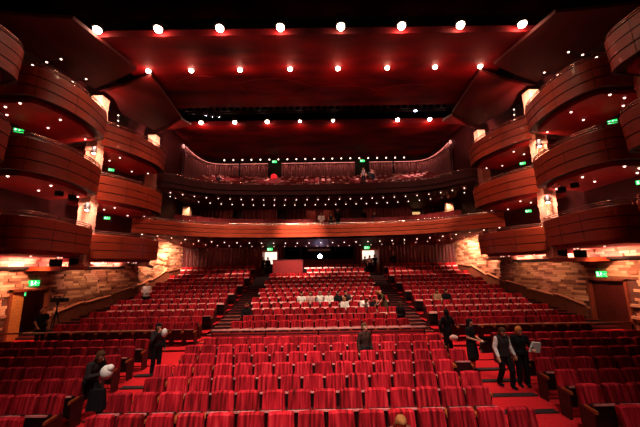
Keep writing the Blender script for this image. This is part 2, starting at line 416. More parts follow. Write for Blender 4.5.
        q = [(s*xa, y, zf(y)-0.3), (s*xb, y2, zf(y2)-0.3), (s*xc, y2+0.3, zf(y2)-0.3), (s*xc, y2+0.3, z1-0.12), (s*xb, y2, z1-0.12), (s*xa, y, z0-0.08)]
        dd.add(q, [tuple(range(6)) if s < 0 else tuple(range(5, -1, -1))]); dd.build('wall_shade_panel_'+side, M['shade_band'], kind='structure')  # added brown panel carrying the wall's shade below the handrail
        y = y2+0.3

# ------------------------------------------------------------------ rear wall of the stalls
def pleat_wall(name, x0, x1, y, z0, z1, mat, amp=0.05, per=0.34):
    mb = MB(); n = max(2, int((x1-x0)/per*4)); vs = []
    for i in range(n+1):
        x = x0+(x1-x0)*i/n; yy = y+amp*sin(i*pi/2+0.6)
        vs += [(x, yy, z0), (x, yy, z1)]
    mb.add(vs, [(2*i, 2*i+2, 2*i+3, 2*i+1) for i in range(n)], 0)
    return mb.build(name, mat, kind='structure')
EX = [(-5.15, -3.95), (4.05, 5.25)]
pleat_wall('wall_rear', -13.2, EX[0][0]-0.12, BACK_Y, 2.8, 5.7, M['red_wall'])
pleat_wall('wall_rear', EX[0][1]+0.12, -3.3, BACK_Y, 2.8, 5.7, M['red_wall'])
pleat_wall('wall_rear', 3.3, EX[1][0]-0.12, BACK_Y, 2.8, 5.7, M['red_wall'])
pleat_wall('wall_rear', EX[1][1]+0.12, 13.2, BACK_Y, 2.8, 5.7, M['red_wall'])
mb = MB(); mb.box(-3.3, 3.3, BACK_Y-0.05, BACK_Y+0.1, 2.8, 4.25); mb.build('wall_rear', M['dark_wall'], kind='structure')
mb = MB(); mb.box(-3.3, 3.3, BACK_Y-0.05, BACK_Y+0.1, 5.5, 5.7); mb.build('wall_rear', M['dark_wall'], kind='structure')
for a, b in EX:
    mb = MB(); mb.box(a-0.1, b+0.1, BACK_Y-0.02, BACK_Y+0.1, 5.0, 5.7); mb.build('wall_rear', M['dark_wall'], kind='structure')
# control booth window with dark interior
wn = bpy.data.objects.new('window_1', None); COL.objects.link(wn); wn['kind'] = 'structure'
mb = MB()
for q in ((-3.3, 3.3, 4.20, 4.28), (-3.3, 3.3, 5.47, 5.54), (-3.34, -3.26, 4.2, 5.54), (3.26, 3.34, 4.2, 5.54), (-1.75, -1.69, 4.2, 5.54)):
    mb.box(q[0], q[1], BACK_Y-0.1, BACK_Y+0.05, q[2], q[3])
mb.build('window_frame', M['groove'], wn)
mb = MB(); mb.box(-3.3, 3.3, BACK_Y+1.9, BACK_Y+2.0, 2.9, 5.6); mb.box(-3.4, -3.3, BACK_Y, BACK_Y+2, 2.9, 5.6); mb.box(3.3, 3.4, BACK_Y, BACK_Y+2, 2.9, 5.6); mb.box(-3.4, 3.4, BACK_Y, BACK_Y+2, 5.5, 5.6)
mb.build('wall_booth', M['glass_dark'], kind='structure')
# projector in the booth
t = thing('projector', 'projector shining blue white light from the control booth window', 'projector', (0.08, BACK_Y+0.35, 2.92))
mb = MB(); mb.box(-0.25, 0.25, -0.1, 0.5, 1.42, 1.78); mb.build('body', M['steel'], t)
mb = MB(); mb.lathe([(0.0, 0.0), (0.19, 0.0), (0.19, 0.12), (0.14, 0.16)], 14, 0, Matrix.Translation((0, -0.08, 1.62)) @ Matrix.Rotation(pi/2, 4, 'X'))
mb.build('lens', M['bulb_blue'], t)  # lens enlarged so its size carries the halo
mb = MB(); mb.tube([(0, 0.2, 0), (0, 0.2, 1.42)], 0.05); mb.box(-0.25, 0.25, -0.05, 0.45, 0, 0.04); mb.build('stand', M['steel'], t)
# exit doorways
for i, (a, b) in enumerate(EX):
    dr = bpy.data.objects.new('door_%d' % (3+i), None); COL.objects.link(dr); dr['kind'] = 'structure'
    mb = MB()
    for q in ((a-0.14, a, 2.9, 5.05), (b, b+0.14, 2.9, 5.05), (a-0.14, b+0.14, 5.0, 5.14)): mb.box(q[0], q[1], BACK_Y-0.12, BACK_Y+0.1, q[2], q[3])
    mb.build('door_frame', M['arm_wood'], dr)
    sx = a if i == 0 else b; sg = 1 if i == 0 else -1
    mb = MB(); mb.hexa([(sx, BACK_Y+0.02, 2.93), (sx+0.05*sg, BACK_Y, 2.93), (sx-0.18*sg, BACK_Y-0.95, 2.93), (sx-0.23*sg, BACK_Y-0.93, 2.93),
                        (sx, BACK_Y+0.02, 4.98), (sx+0.05*sg, BACK_Y, 4.98), (sx-0.18*sg, BACK_Y-0.95, 4.98), (sx-0.23*sg, BACK_Y-0.93, 4.98)] if i == 1 else
                       [(sx+0.05, BACK_Y, 2.93), (sx, BACK_Y+0.02, 2.93), (sx-0.23*-1*0-0.05, BACK_Y-0.93, 2.93), (sx, BACK_Y-0.95, 2.93),
                        (sx+0.05, BACK_Y, 4.98), (sx, BACK_Y+0.02, 4.98), (sx-0.05, BACK_Y-0.93, 4.98), (sx, BACK_Y-0.95, 4.98)])
    mb.build('door_leaf', M['arm_wood'], dr)
    mb = MB(); mb.box(a-0.3, b+0.3, BACK_Y+1.6, BACK_Y+1.7, 3.9, 5.2); mb.build('wall_foyer', M['doorway_glow'], kind='structure')
# red sound desk enclosure among the last rows
t = thing('sound_desk', 'red panelled sound desk enclosure left of the booth window', 'sound desk', (-2.65, 25.4, 2.12))
mb = MB(); mb.box(-1.17, 1.17, 0, 0.08, 0, 2.05); mb.build('front_panel', M['red_panel'], t)
for q in (-1.25, 1.17):
    mb = MB(); mb.box(q, q+0.08, 0.08, 1.5, 0, 2.05); mb.build('side_panel', M['red_panel'], t)
mb = MB(); mb.box(-1.3, 1.3, -0.03, 0.4, 2.05, 2.1); mb.build('top_shelf', M['dark_wall'], t)

# ------------------------------------------------------------------ exit signs
def sign_meshes():
    a = MB(); a.box(-0.25, 0.25, -0.04, 0.04, -0.13, 0.13)
    b = MB()
    y = -0.045
    def q(pts): b.add([(x, y, z) for x, z in pts], [tuple(range(len(pts)))])
    q([(-0.20, -0.10), (-0.11, -0.10), (-0.11, 0.10), (-0.20, 0.10)])
    b.add([(0.03+0.028*cos(t*pi/4), y, 0.085+0.028*sin(t*pi/4)) for t in range(8)], [tuple(range(8))])
    q([(-0.03, -0.02), (0.02, -0.02), (0.05, 0.055), (0.0, 0.055)])
    q([(-0.03, -0.02), (0.0, -0.02), (-0.03, -0.06), (-0.08, -0.095), (-0.10, -0.08)])
    q([(0.0, -0.02), (0.03, -0.02), (0.07, -0.06), (0.05, -0.105), (0.03, -0.10), (0.045, -0.06)])
    q([(0.04, 0.05), (0.10, 0.03), (0.10, 0.01), (0.035, 0.025)])
    q([(0.13, -0.01), (0.20, -0.01), (0.20, -0.03), (0.24, 0.0), (0.20, 0.03), (0.20, 0.01), (0.13, 0.01)])
    return a.mesh('exit_panel', M['exit_green']), b.mesh('exit_picto', M['exit_white'])
SG, SP = sign_meshes()
def exit_sign(loc, rz, label, sc=1.0):
    t = thing('exit_sign', label, 'exit sign', loc, rz, 'green exit signs'); t.scale = (sc, sc, sc)
    inst('panel', SG, t); inst('pictogram', SP, t)
    mb = MB(); mb.box(-0.02, 0.02, 0.0, 0.1, -0.05, 0.05); mb.build('bracket', M['steel'], t)
exit_sign((-14.78, 15.95, 3.0), pi/2, 'green exit sign above the open left wall door', 1.1)
exit_sign((14.78, 16.0, 2.95), -pi/2, 'green exit sign above the dark right wall door', 1.1)
exit_sign((-15.3, 15.9, 2.45), radians(50), 'small green exit sign seen inside the open left doorway', 0.7)
exit_sign((-4.98, BACK_Y-0.3, 5.72-0.08), 0, 'upper green exit sign over the left rear exit')
exit_sign((-4.62, BACK_Y-0.14, 5.26), 0, 'lower green exit sign on the left rear exit lintel')
exit_sign((4.85, BACK_Y-0.3, 5.64), 0, 'upper green exit sign over the right rear exit')
exit_sign((4.5, BACK_Y-0.14, 5.26), 0, 'lower green exit sign on the right rear exit lintel')
exit_sign((-4.75, 31.6, 15.05), 0, 'green exit sign at the left gap in the top curtain')
exit_sign((4.95, 31.6, 15.0), 0, 'green exit sign at the right gap in the top curtain')
for s, w in ((-1, 'left'), (1, 'right')):
    exit_sign((s*14.3, 13.5, 10.25), -s*pi/4, 'tilted green exit sign in the dark near upper %s box' % w, .7)
    exit_sign((s*13.6, 19.0, 10.1), -s*pi/6, 'green exit sign above the far middle %s box' % w, .65)
    exit_sign((s*14.2, 12.7, 7.0), -s*pi/4, 'green exit sign above the near lowest %s box' % w, .7)
    exit_sign((s*13.4, 18.8, 6.85), -s*pi/6, 'green exit sign above the far lowest %s box' % w, .65)

# ------------------------------------------------------------------ small lamp meshes
def disc_lamp(r, depth=0.05, n=10):
    a = MB(); a.lathe([(r*1.0, -0.001), (r*0.95, -0.03), (r*0.6, -depth), (0.02*r, -depth*1.25)], n); return a
DL = disc_lamp(0.05).mesh('downlight', M['bulb_small']); DLT = disc_lamp(0.045).mesh('downlight_t', M['bulb_tiny'])
def downlight(parent, loc, tiny=False): return inst('downlight', DLT if tiny else DL, parent, loc)

# ------------------------------------------------------------------ side balcony boxes
def off(path, d, side):
    out = []; k = len(path)
    for i in range(k):
        a = Vector(path[max(i-1, 0)]); b = Vector(path[min(i+1, k-1)]); q = (b-a).normalized()
        out.append((path[i][0]+q.y*side*d, path[i][1]-q.x*side*d))
    return out
def parapet_profile(z, h):
    b = h/3.0
    prof = [(-0.14, z), (0.0, z), (0.0, z+b-0.02), (-0.03, z+b-0.015), (-0.03, z+b+0.015), (0.015, z+b+0.02), (0.03, z+2*b-0.02), (0.0, z+2*b-0.015), (0.0, z+2*b+0.015), (0.035, z+2*b+0.02), (0.05, z+h-0.04), (0.02, z+h), (-0.14, z+h)]
    mis = [1, 0, 0, 1, 1, 0, 0, 1, 1, 0, 0, 0, 0]
    return prof, mis
def side_box(s, outline, z, h, label, lights, tiny=False, soff='box_soffit', wood='wood'):
    # outline given for the left side (negative x), near -> far
    path = [(-s*x if s > 0 else x, y) for x, y in outline]
    side = 1 if s < 0 else -1
    t = thing('balcony_box', label, 'theatre box', (path[len(path)//2][0], path[len(path)//2][1], z), 0, 'wooden side balcony boxes')
    off0 = t.location
    loc = (-off0.x, -off0.y, -off0.z)
    prof, mis = parapet_profile(z, h)
    mb = MB(); mb.sweep(path, prof, True, 0, side, mis); 
    # vertical joints
    mb.build('front_panel', [M[wood], M['groove']], t, loc=loc)
    acc = 0; last = Vector(path[0])
    for i in range(1, len(path)-1):
        acc += (Vector(path[i])-last).length; last = Vector(path[i])
        if acc > 1.5:
            acc = 0; q = (Vector(path[i+1])-Vector(path[i-1])).normalized(); nx, ny = q.y*side, -q.x*side
            jb = MB(); jb.tube([(path[i][0]+nx*0.002, path[i][1]+ny*0.002, z+0.02), (path[i][0]+nx*0.045, path[i][1]+ny*0.045, z+h-0.03)], 0.009, 4); jb.build('panel_joint', M['groove'], t, loc=loc)
    mb = MB()
    for dz in (0.10, 0.19):
        rp = off(path, -0.02, side); mb.tube([(x, y, z+h+dz) for x, y in rp], 0.022, 6)
    for i in range(2, len(path)-1, 5): mb.tube([(rp[i][0], rp[i][1], z+h-0.02), (rp[i][0], rp[i][1], z+h+0.19)], 0.016, 6)
    mb.build('hand_rail', M['rail_metal'], t, loc=loc)
    inn = off(path, -0.42, side)
    back = [(s*14.8, path[-1][1]), (s*14.8, path[0][1])]
    if outline is OB: back = [(s*14.5, path[-1][1]), (s*14.5, 17.05), (s*12.95, 17.05)]
    mb = MB(); mb.prism(inn+back, z-0.16, z+0.22); mb.build('soffit', M[soff], t, loc=loc)
    mb = MB(); mb.prism(off(path, -0.1, side)+back, z+0.04, z+0.14); mb.build('floor_slab', M['groove'], t, loc=loc)
    for (fx, fy) in lights:
        i = int(fy*(len(inn)-1)); x0 = inn[i][0]; x1 = s*14.6
        downlight(t, (x0+(x1-x0)*fx-off0.x, inn[i][1]-off0.y, z-0.161-off0.z), tiny)
    return t
OA = spline([(-13.3, 11.4), (-12.5, 11.35), (-11.9, 11.5), (-11.5, 12.2), (-11.35, 13.3), (-11.5, 14.6), (-11.85, 15.7), (-12.4, 16.1), (-13.3, 16.25)], 6)
OA1 = spline([(-13.3, 11.4), (-12.3, 11.3), (-11.6, 11.4), (-11.3, 12.1), (-11.5, 13.6), (-11.8, 15.0), (-12.05, 15.85), (-12.4, 16.1), (-13.3, 16.25)], 6)
OB = spline([(-12.5, 16.45), (-12.15, 16.9), (-11.6, 18.0), (-11.25, 19.6), (-11.3, 20.8), (-11.6, 21.7), (-12.2, 22.0), (-13.2, 22.15)], 6)
OZ = spline([(-13.0, 3.6), (-12.0, 4.0), (-11.7, 5.5), (-11.5, 7.5), (-11.35, 9.0), (-11.35, 10.1), (-11.65, 10.65), (-12.2, 10.8), (-13.3, 10.8)], 6)
LA = [(0.2, 0.25), (0.15, 0.5), (0.2, 0.75), (0.6, 0.35), (0.6, 0.6), (0.85, 0.45)]
LB = [(0.2, 0.3), (0.25, 0.7), (0.6, 0.35), (0.6, 0.6)]
L1 = [(0.35, 0.1), (0.35, 0.3), (0.35, 0.5), (0.35, 0.68), (0.4, 0.84)]
for s, w in ((-1, 'left'), (1, 'right')):
    for zi, (z, h, nm) in enumerate(((4.45, 1.32, 'lowest'), (7.62, 1.40, 'middle'), (10.85, 1.32, 'top'))):
        side_box(s, OZ, z, h, 'edge of the %s tier %s curved wooden box nearest the camera' % (nm, w), L1 if zi == 0 else LA[:4], True)
        side_box(s, OA1 if zi == 0 else OA, z, h, '%s tier %s curved wooden box before the first lit pier' % (nm, w), L1 if zi == 0 else LA, zi == 0)
        side_box(s, OB, z-(0.2 if zi == 0 else 0.08), h, '%s tier %s curved wooden box between the two lit piers' % (nm, w), L1 if zi == 0 else LB, zi == 0)

# ------------------------------------------------------------------ piers with spotlights
def pier(x, y, zt, label, z0=3.95):
    zt += 3.9-z0
    t = thing('pier', label, 'pier', (x, y, z0), 0, 'lit stone piers')
    mb = MB()
    z = 0; rnd = random.Random(int(x*10+y))
    while z < zt-3.9:
        d = rnd.choice((0, 0.015, 0.03)); mb.box(-0.30-d, 0.30+d, -0.28-d, 0.28+d, z, z+0.21)
        mb.box(-0.29, 0.29, -0.27, 0.27, z+0.21, z+0.23); z += 0.23
    mb.build('shaft', M['pier'], t)
    mb = MB(); mb.box(-0.42, 0.42, -0.36, 0.36, -0.12, 0.0); mb.build('base_block', M['pier'], t)
    return t
def can_light(loc, label, up=True):
    t = thing('wall_spotlight', label, 'spotlight', loc, 0, 'black pier spotlights')
    mb = MB(); mb.lathe([(0.03, -0.22), (0.12, -0.2), (0.13, 0.16), (0.11, 0.2), (0.08, 0.12)], 12); mb.build('housing', M['black'], t)
    mb = MB(); mb.ball((0, 0, -0.2), 0.095, 10, sc=(1, 1, 0.5)); mb.build('lens', M['bulb'], t)
    mb = MB(); mb.box(-0.02, 0.02, 0.08, 0.22, -0.03, 0.03); mb.build('bracket', M['steel'], t)
for s, w in ((-1, 'left'), (1, 'right')):
    pier(s*13.0, 16.65, 13.8, '%s first lit pier between the near and far boxes' % w)
    pier(s*13.6, 11.1, 13.4, '%s dim pier between the nearest boxes' % w)
    pier(s*13.0, 22.55, 14.0, '%s second lit pier behind the far boxes' % w)
    pier(s*12.3, 27.7, 9.3, '%s slim lit pier at the end of the circle' % w, 7.25)
    for zb, nm in ((7.05, 'lowest'), (10.3, 'middle')):
        can_light((s*12.62, 16.1, zb), 'black can light on the first %s pier above the %s box' % (w, nm))
        spot((s*12.2, 15.6, zb+0.35), (s*13.0, 16.6, zb-1.0), 650, 95, 0.8, (1, 0.68, 0.56), 0.05)
        spot((s*12.2, 15.7, zb-0.6), (s*13.0, 16.6, zb+0.6), 160, 110, 0.8, (1, 0.5, 0.32), 0.05)
    spot((s*12.1, 15.3, 12.6), (s*13.0, 16.6, 13.2), 1100, 70, 0.8, (1, 0.66, 0.54), 0.05)
    spot((s*12.0, 21.3, 12.6), (s*13.0, 22.5, 13.4), 900, 70, 0.8, (1, 0.66, 0.54), 0.05)
    spot((s*12.0, 21.6, 8.9), (s*12.9, 22.6, 7.6), 60, 100, 0.8, (1, 0.45, 0.25), 0.05)
    spot((s*11.8, 26.9, 9.3), (s*12.3, 27.7, 8.2), 200, 80, 0.8, (1, 0.75, 0.5), 0.05)
    # added red spots for the glow on the third canopy edge
    spot((s*12.2, 21.9, 12.7), (s*10.8, 23.2, 15.1), 700, 60, 0.8, (1, 0.2, 0.13), 0.05)
    spot((s*12.3, 16.0, 13.0), (s*12.2, 17.6, 14.4), 260, 70, 0.8, (1, 0.2, 0.12), 0.05)

# loudspeakers hung under the boxes
def speaker(loc, rz, label, sc=1.0):
    t = thing('loudspeaker', label, 'loudspeaker', loc, rz, 'small black loudspeakers'); t.scale = (sc, sc, sc)
    mb = MB(); mb.hexa([(-0.24, -0.15, -0.2), (0.24, -0.15, -0.2), (0.18, 0.18, -0.15), (-0.18, 0.18, -0.15), (-0.24, -0.2, 0.15), (0.24, -0.2, 0.15), (0.18, 0.18, 0.15), (-0.18, 0.18, 0.15)])
    mb.build('cabinet', M['black'], t)
    mb = MB(); mb.box(-0.21, 0.21, -0.225, -0.2, -0.14, 0.12); mb.build('grille', M['steel'], t)
    mb = MB(); mb.tube([(0, 0, 0.15), (0, 0, 0.36)], 0.025, 6); mb.build('bracket', M['steel'], t)
for s, w in ((-1, 'left'), (1, 'right')):
    speaker((s*12.3, 13.9, 7.22), -s*0.7, 'left of the two black speakers under the middle %s box' % w if s < 0 else 'right of the two black speakers under the middle right box', .68)
    speaker((s*12.25, 14.6, 7.2), -s*0.7, 'right of the two black speakers under the middle left box' if s < 0 else 'left of the two black speakers under the middle right box', .68)
    speaker((s*13.6, 15.7, 4.03), -s*0.8, 'black wedge fixture standing on the %s wall ledge' % w, 1.1)
    speaker((s*13.2, 16.35, 4.1), -s*0.8, 'black fixture at the foot of the first %s pier' % w, 0.9)
    bk = MB(); bk.prism([(s*14.6, 15.2), (s*13.0, 15.3), (s*12.8, 16.9), (s*14.6, 17.1)], 3.62, 3.83); bk.build('trim_%d' % (8 if s < 0 else 9), M['wood'], kind='structure')

# ------------------------------------------------------------------ circle and gallery
def mirror(h): return [(-x, y) for x, y in h[:0:-1]] + list(h)
CIRC = spline(mirror([(0, 24.6), (3, 24.5), (6, 24.1), (8, 23.5), (9.6, 22.4), (11.0, 20.9), (12.0, 20.0), (12.4, 19.75)]), 6)
t = thing('circle_balcony', 'curved polished wooden first balcony across the hall above the stalls', 'balcony', (0, 24.6, 6.0))
lc = (0, -24.6, -6.0)
prof, mis = parapet_profile(6.0, 0.98)
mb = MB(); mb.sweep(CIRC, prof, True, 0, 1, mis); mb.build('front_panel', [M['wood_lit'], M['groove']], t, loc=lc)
rp = off(CIRC, -0.04, 1)
mb = MB(); mb.tube([(x, y, 7.12) for x, y in rp], 0.03, 6); mb.tube([(x, y, 7.04) for x, y in rp], 0.018, 6)
for i in range(1, len(rp)-1, 3): mb.tube([(rp[i][0], rp[i][1], 6.95), (rp[i][0], rp[i][1], 7.12)], 0.016, 6)
mb.build('hand_rail', M['rail_metal'], t, loc=lc)
inn = off(CIRC, -0.1, 1)
def strip(mb, path, yb, zf, zb, mi=0, flip=False):
    for (x0, y0), (x1, y1) in zip(path[:-1], path[1:]):
        q = [(x0, y0, zf), (x1, y1, zf), (x1, yb, zb), (x0, yb, zb)]
        mb.add(q[::-1] if flip else q, [(0, 1, 2, 3)], mi)
def sofz(y): return 5.88-(y-24.3)*0.1
mb = MB()
for (x0, y0), (x1, y1) in zip(inn[:-1], inn[1:]):
    for a, b in ((0, .25), (.25, 1)):
        ya0, ya1, yb0, yb1 = y0+(28.7-y0)*a, y1+(28.7-y1)*a, y0+(28.7-y0)*b, y1+(28.7-y1)*b
        mb.add([(x0, ya0, min(6.02, sofz(ya0))), (x1, ya1, min(6.02, sofz(ya1))), (x1, yb1, sofz(yb1)), (x0, yb0, sofz(yb0))], [(3, 2, 1, 0)])
mb.build('soffit', M['soffit'], t, loc=lc)
mb = MB(); strip(mb, inn, 31.0, 6.5, 7.6); mb.build('floor_slab', M['carpet_dark'], t, loc=lc)
# downlights: two rows following the front curve
def rows_on(path, d, step, zfun, parent, base, phase=0.0, tiny=False, lim=99, ymax=99):
    q = off(path, -d, 1); acc = step*(1-phase); n = 0
    for (x0, y0), (x1, y1) in zip(q[:-1], q[1:]):
        L_ = sqrt((x1-x0)**2+(y1-y0)**2); pos = 0
        while acc <= L_-pos:
            pos += acc; f = pos/L_; x, y = x0+(x1-x0)*f, y0+(y1-y0)*f
            if n < lim and n < 36 and abs(x) < wall_x(y)-0.3 and y < ymax: downlight(parent, (x-base[0], y-base[1], zfun(y)-base[2]), tiny); n += 1
            acc = step
        acc -= (L_-pos)
rows_on(CIRC, 1.8, 1.03, lambda y: sofz(y)-0.01, t, (0, 24.6, 6.0), 0.3)
rows_on(CIRC, 3.5, 1.0, lambda y: sofz(y)-0.01, t, (0, 24.6, 6.0), 0.7, True)
# circle rear wall
CB = 30.6
gaps = [(-8.9, -7.8), (-4.3, -3.2), (3.4, 4.8), (9.6, 10.9)]
xs = [-13.3]+[v for g in gaps for v in g]+[13.3]
for i in range(0, len(xs), 2): pleat_wall('wall_circle', xs[i], xs[i+1], CB, 7.3, 9.8, M['red_wall'], 0.06, 0.4)
for i, (a, b) in enumerate(gaps):
    dr = bpy.data.objects.new('door_%d' % (5+i), None); COL.objects.link(dr); dr['kind'] = 'structure'
    mb = MB()
    for q in ((a-0.08, a+0.04), (b-0.04, b+0.08)): mb.box(q[0], q[1], CB-0.1, CB+0.1, 7.3, 9.6)
    mb.build('door_frame', M['side_red'], dr)
    mb = MB(); mb.box(a-0.1, b+0.1, CB+0.8, CB+0.9, 7.3, 9.8); mb.build('wall_circle', M['black'], kind='structure')
    if i == 3:
        mb = MB(); mb.box(a+0.35, b-0.15, CB+0.6, CB+0.7, 8.0, 9.1); mb.build('wall_foyer', M['amber_glow'], kind='structure')
# amber lit wall panels in the middle of the circle
for a, b in ((-1.3, -0.3), (0.5, 1.6)):
    mb = MB(); mb.box(a, b, CB-0.14, CB-0.08, 7.5, 9.3); mb.build('trim_%d' % (10 if a < 0 else 11), M['door_frame'], kind='structure')

GAL = spline(mirror([(0, 26.4), (3, 26.35), (6, 26.15), (8.5, 25.7), (10.2, 24.9), (11.4, 23.6), (12.2, 22.95), (12.6, 22.85)]), 6)
t = thing('gallery_balcony', 'dark curved top gallery balcony below the pleated curtain', 'balcony', (0, 26.4, 10.0)); lg = (0, -26.4, -10.0)
prof = [(-0.14, 10.0), (0.0, 10.0), (0.0, 10.32), (-0.04, 10.34), (-0.04, 10.40), (0.03, 10.42), (0.05, 10.95), (-0.14, 11.0)]
mb = MB(); mb.sweep(GAL, prof, True, 0, 1, [1, 0, 0, 1, 1, 0, 0, 0]); mb.build('front_panel', [M['dark_wall'], M['groove']], t, loc=lg)
rp = off(GAL, -0.05, 1)
mb = MB(); mb.tube([(x, y, 11.12) for x, y in rp], 0.025, 6)
for i in range(1, len(rp)-1, 3): mb.tube([(rp[i][0], rp[i][1], 10.95), (rp[i][0], rp[i][1], 11.12)], 0.016, 6)
mb.build('hand_rail', M['rail_metal'], t, loc=lg)
inn = off(GAL, -0.1, 1)
mb = MB(); strip(mb, [p for p in inn if abs(p[0]) < 12.55], 31.2, 9.85, 9.45, flip=True); mb.build('soffit', M['soffit'], t, loc=lg)
mb = MB(); strip(mb, [p for p in inn if abs(p[0]) < 12.55], 32.2, 10.25, 12.55); mb.build('raked_floor', M['carpet_dark'], t, loc=lg)
# tracks of little lamps on the gallery front
def gz(y): return 9.80-(y-26.4)*0.085 if y > 26.4 else 9.80
rows_on(GAL, 0.7, 1.0, lambda y: gz(y)-0.03, t, (0, 26.4, 10.0), 0.2, ymax=30)
rows_on(GAL, 2.4, 1.0, lambda y: gz(y)-0.03, t, (0, 26.4, 10.0), 0.6, ymax=30)

# gallery curtains: pleated, curling forward at both ends
CPATH = spline(mirror([(0, 32.0), (4, 32.0), (8, 32.0), (10.4, 31.95), (11.6, 31.6), (12.35, 30.6), (12.75, 29.2), (12.9, 27.7)]), 16)
CURT = [(-13, -8.75, 'far left curling pleated curtain lit from above at the gallery'), (-8.6, -5.5, 'narrow pleated curtain left of the left gallery gap'),
        (-4.05, 4.2, 'wide central pleated curtain behind the gallery seats'), (5.75, 8.35, 'narrow pleated curtain right of the right gallery gap'), (8.5, 13, 'far right curling pleated curtain lit from above at the gallery')]
def resample(path, step):
    out = [path[0]]; acc = 0
    for a, b in zip(path[:-1], path[1:]):
        L_ = sqrt((b[0]-a[0])**2+(b[1]-a[1])**2); pos = step-acc
        while pos <= L_: out.append((a[0]+(b[0]-a[0])*pos/L_, a[1]+(b[1]-a[1])*pos/L_)); pos += step
        acc = L_-(pos-step)
    return out
CP = resample(CPATH, 0.06)
for a, b, lab in CURT:
    seg = [p for p in CP if a <= p[0] <= b]
    t = thing('curtain', lab, 'curtain', (seg[len(seg)//2][0], seg[len(seg)//2][1], 13.2), 0, 'gallery curtains'); l0 = (-t.location.x, -t.location.y, -t.location.z)
    rnd = random.Random(int(a*10)); ph = 0; offs = []
    for i in range(len(seg)): ph += 0.9+rnd.random()*0.9; offs.append(0.055*sin(ph))
    k = len(seg); vs = []
    for i, (x, y) in enumerate(seg):
        p0, p1 = Vector(seg[max(0, i-1)]), Vector(seg[min(k-1, i+1)]); d = (p1-p0).normalized(); nx, ny = d.y, -d.x
        zb = 12.75 if y > 31.5 else 12.75-(31.5-y)*0.25
        zt = 14.95+0.11*max(0, 31-y)
        for z, sc in ((zb, 1.15), (14.2, 1.0), (zt, 0.7)): vs.append((x+nx*offs[i]*sc, y+ny*offs[i]*sc, z))
    mb = MB(); mb.add(vs, [(3*i+j, 3*i+3+j, 3*i+4+j, 3*i+1+j) for i in range(k-1) for j in (0, 1)], 0, True)
    mb.build('drape', M['curtain'], t, loc=l0)
    mb = MB(); mb.sweep(seg[::4]+[seg[-1]], [(-0.08, 14.9), (0.08, 14.9), (0.08, 14.96), (-0.08, 14.96)], True, 0, 1); mb.build('pelmet', M['curtain'], t, loc=l0)
    vs = []
    for i, (x, y) in enumerate(seg):
        p0, p1 = Vector(seg[max(0, i-1)]), Vector(seg[min(k-1, i+1)]); d = (p1-p0).normalized(); zt = 14.93+0.11*max(0, 31-y)
        for o_, z in ((0.09, zt), (0.09, zt+0.06)): vs.append((x+d.y*o_, y-d.x*o_, z))
    mb = MB(); mb.add(vs, [(2*i, 2*i+2, 2*i+3, 2*i+1) for i in range(k-1)], 0); mb.build('light_strip', M['strip'], t, loc=l0)
    # strip light along the pelmet
    n = max(1, int(len(seg)*0.06/0.9))
    for j in range(n):
        i0 = int((j+0.5)*k/n); x, y = seg[i0]; p0, p1 = Vector(seg[max(0, i0-4)]), Vector(seg[min(k-1, i0+4)]); d = (p1-p0).normalized()
        nx, ny = d.y, -d.x
        spot((x+nx*0.2, y+ny*0.2, 15.2+0.11*max(0, 31-y)), (x+nx*0.06, y+ny*0.06, 14.4), 50, 150, 1.0, (1, 0.42, 0.36), 0.1)
mb = MB(); mb.sweep(off(CPATH, -0.45, 1), [(0, 12.0), (0, 17.5)], False, 0, 1); mb.build('wall_gallery', M['black'], kind='structure')
# white end posts of the curtain track
for s, w in ((-1, 'left'), (1, 'right')):
    t = thing('curtain_post', 'pale rounded post at the %s end of the gallery curtain' % w, 'post', (s*12.95, 27.5, 12.3))
    mb = MB(); mb.tube([(0, 0, 0), (0, 0, 2.9)], 0.1, 10); mb.build('shaft', M['dark_wall'], t)
    mb = MB(); mb.ball((0, 0, 2.95), 0.16, 12, sc=(1, 1, 1.8)); mb.build('cap', M['pale_speck'], t)
    spot((s*12.2, 26.7, 15.7), (s*12.95, 27.5, 15.1), 80, 40, 0.6, (1, 0.8, 0.75))

# gallery and circle seats, seen only as specks
AVOID = [(-9.3, 27.2), (4.55, 28.7), (5.5, 28.7), (5.0, 28.3), (-4.65, 30.6), (0.25, 26.0), (0.25, 25.7), (1.1, 26.1), (1.1, 25.8), (1.75, 26.6), (4.2, 27.5), (5.0, 26.5), (5.0, 26.2)]
def tiny_rows(mb, rows, w=0.5, gapf=0.9, rnd=None):
    for path, z in rows:
        q = resample(path, 0.55)
        for i in range(1, len(q)-1):
            x, y = q[i]
            if any((x-a)**2+(y-b)**2 < 0.42 for a, b in AVOID): continue
            d = (Vector(q[i+1])-Vector(q[i-1])).normalized(); nx, ny = d.y, -d.x
            j = rnd.random()*0.06
            def pt(a, o, zz): return (x+d.x*a+nx*o, y+d.y*a+ny*o, zz)
            mb.hexa([pt(-.22, .02, z), pt(.22, .02, z), pt(.22, -.08, z), pt(-.22, -.08, z), pt(-.22, 0, z+.9+j), pt(.22, 0, z+.9+j), pt(.22, -.12, z+.9), pt(-.22, -.12, z+.9)], 0)
            if rnd.random() < 0.45: mb.hexa([pt(-.15, .04, z+.80+j), pt(.15, .04, z+.80+j), pt(.15, -.04, z+.84), pt(-.15, -.04, z+.84), pt(-.15, .04, z+.93+j), pt(.15, .04, z+.93+j), pt(.15, -.1, z+.93), pt(-.15, -.1, z+.93)], 1)  # glints on the seat tops drawn as pale caps
            mb.hexa([pt(-.21, .34, z+.35), pt(.21, .34, z+.35), pt(.21, .05, z+.35), pt(-.21, .05, z+.35), pt(-.21, .36, z+.52+j), pt(.21, .36, z+.52+j), pt(.21, .05, z+.5), pt(-.21, .05, z+.5)], 1 if rnd.random() < 0.55 else 0)
rnd = random.Random(5)
rows = []
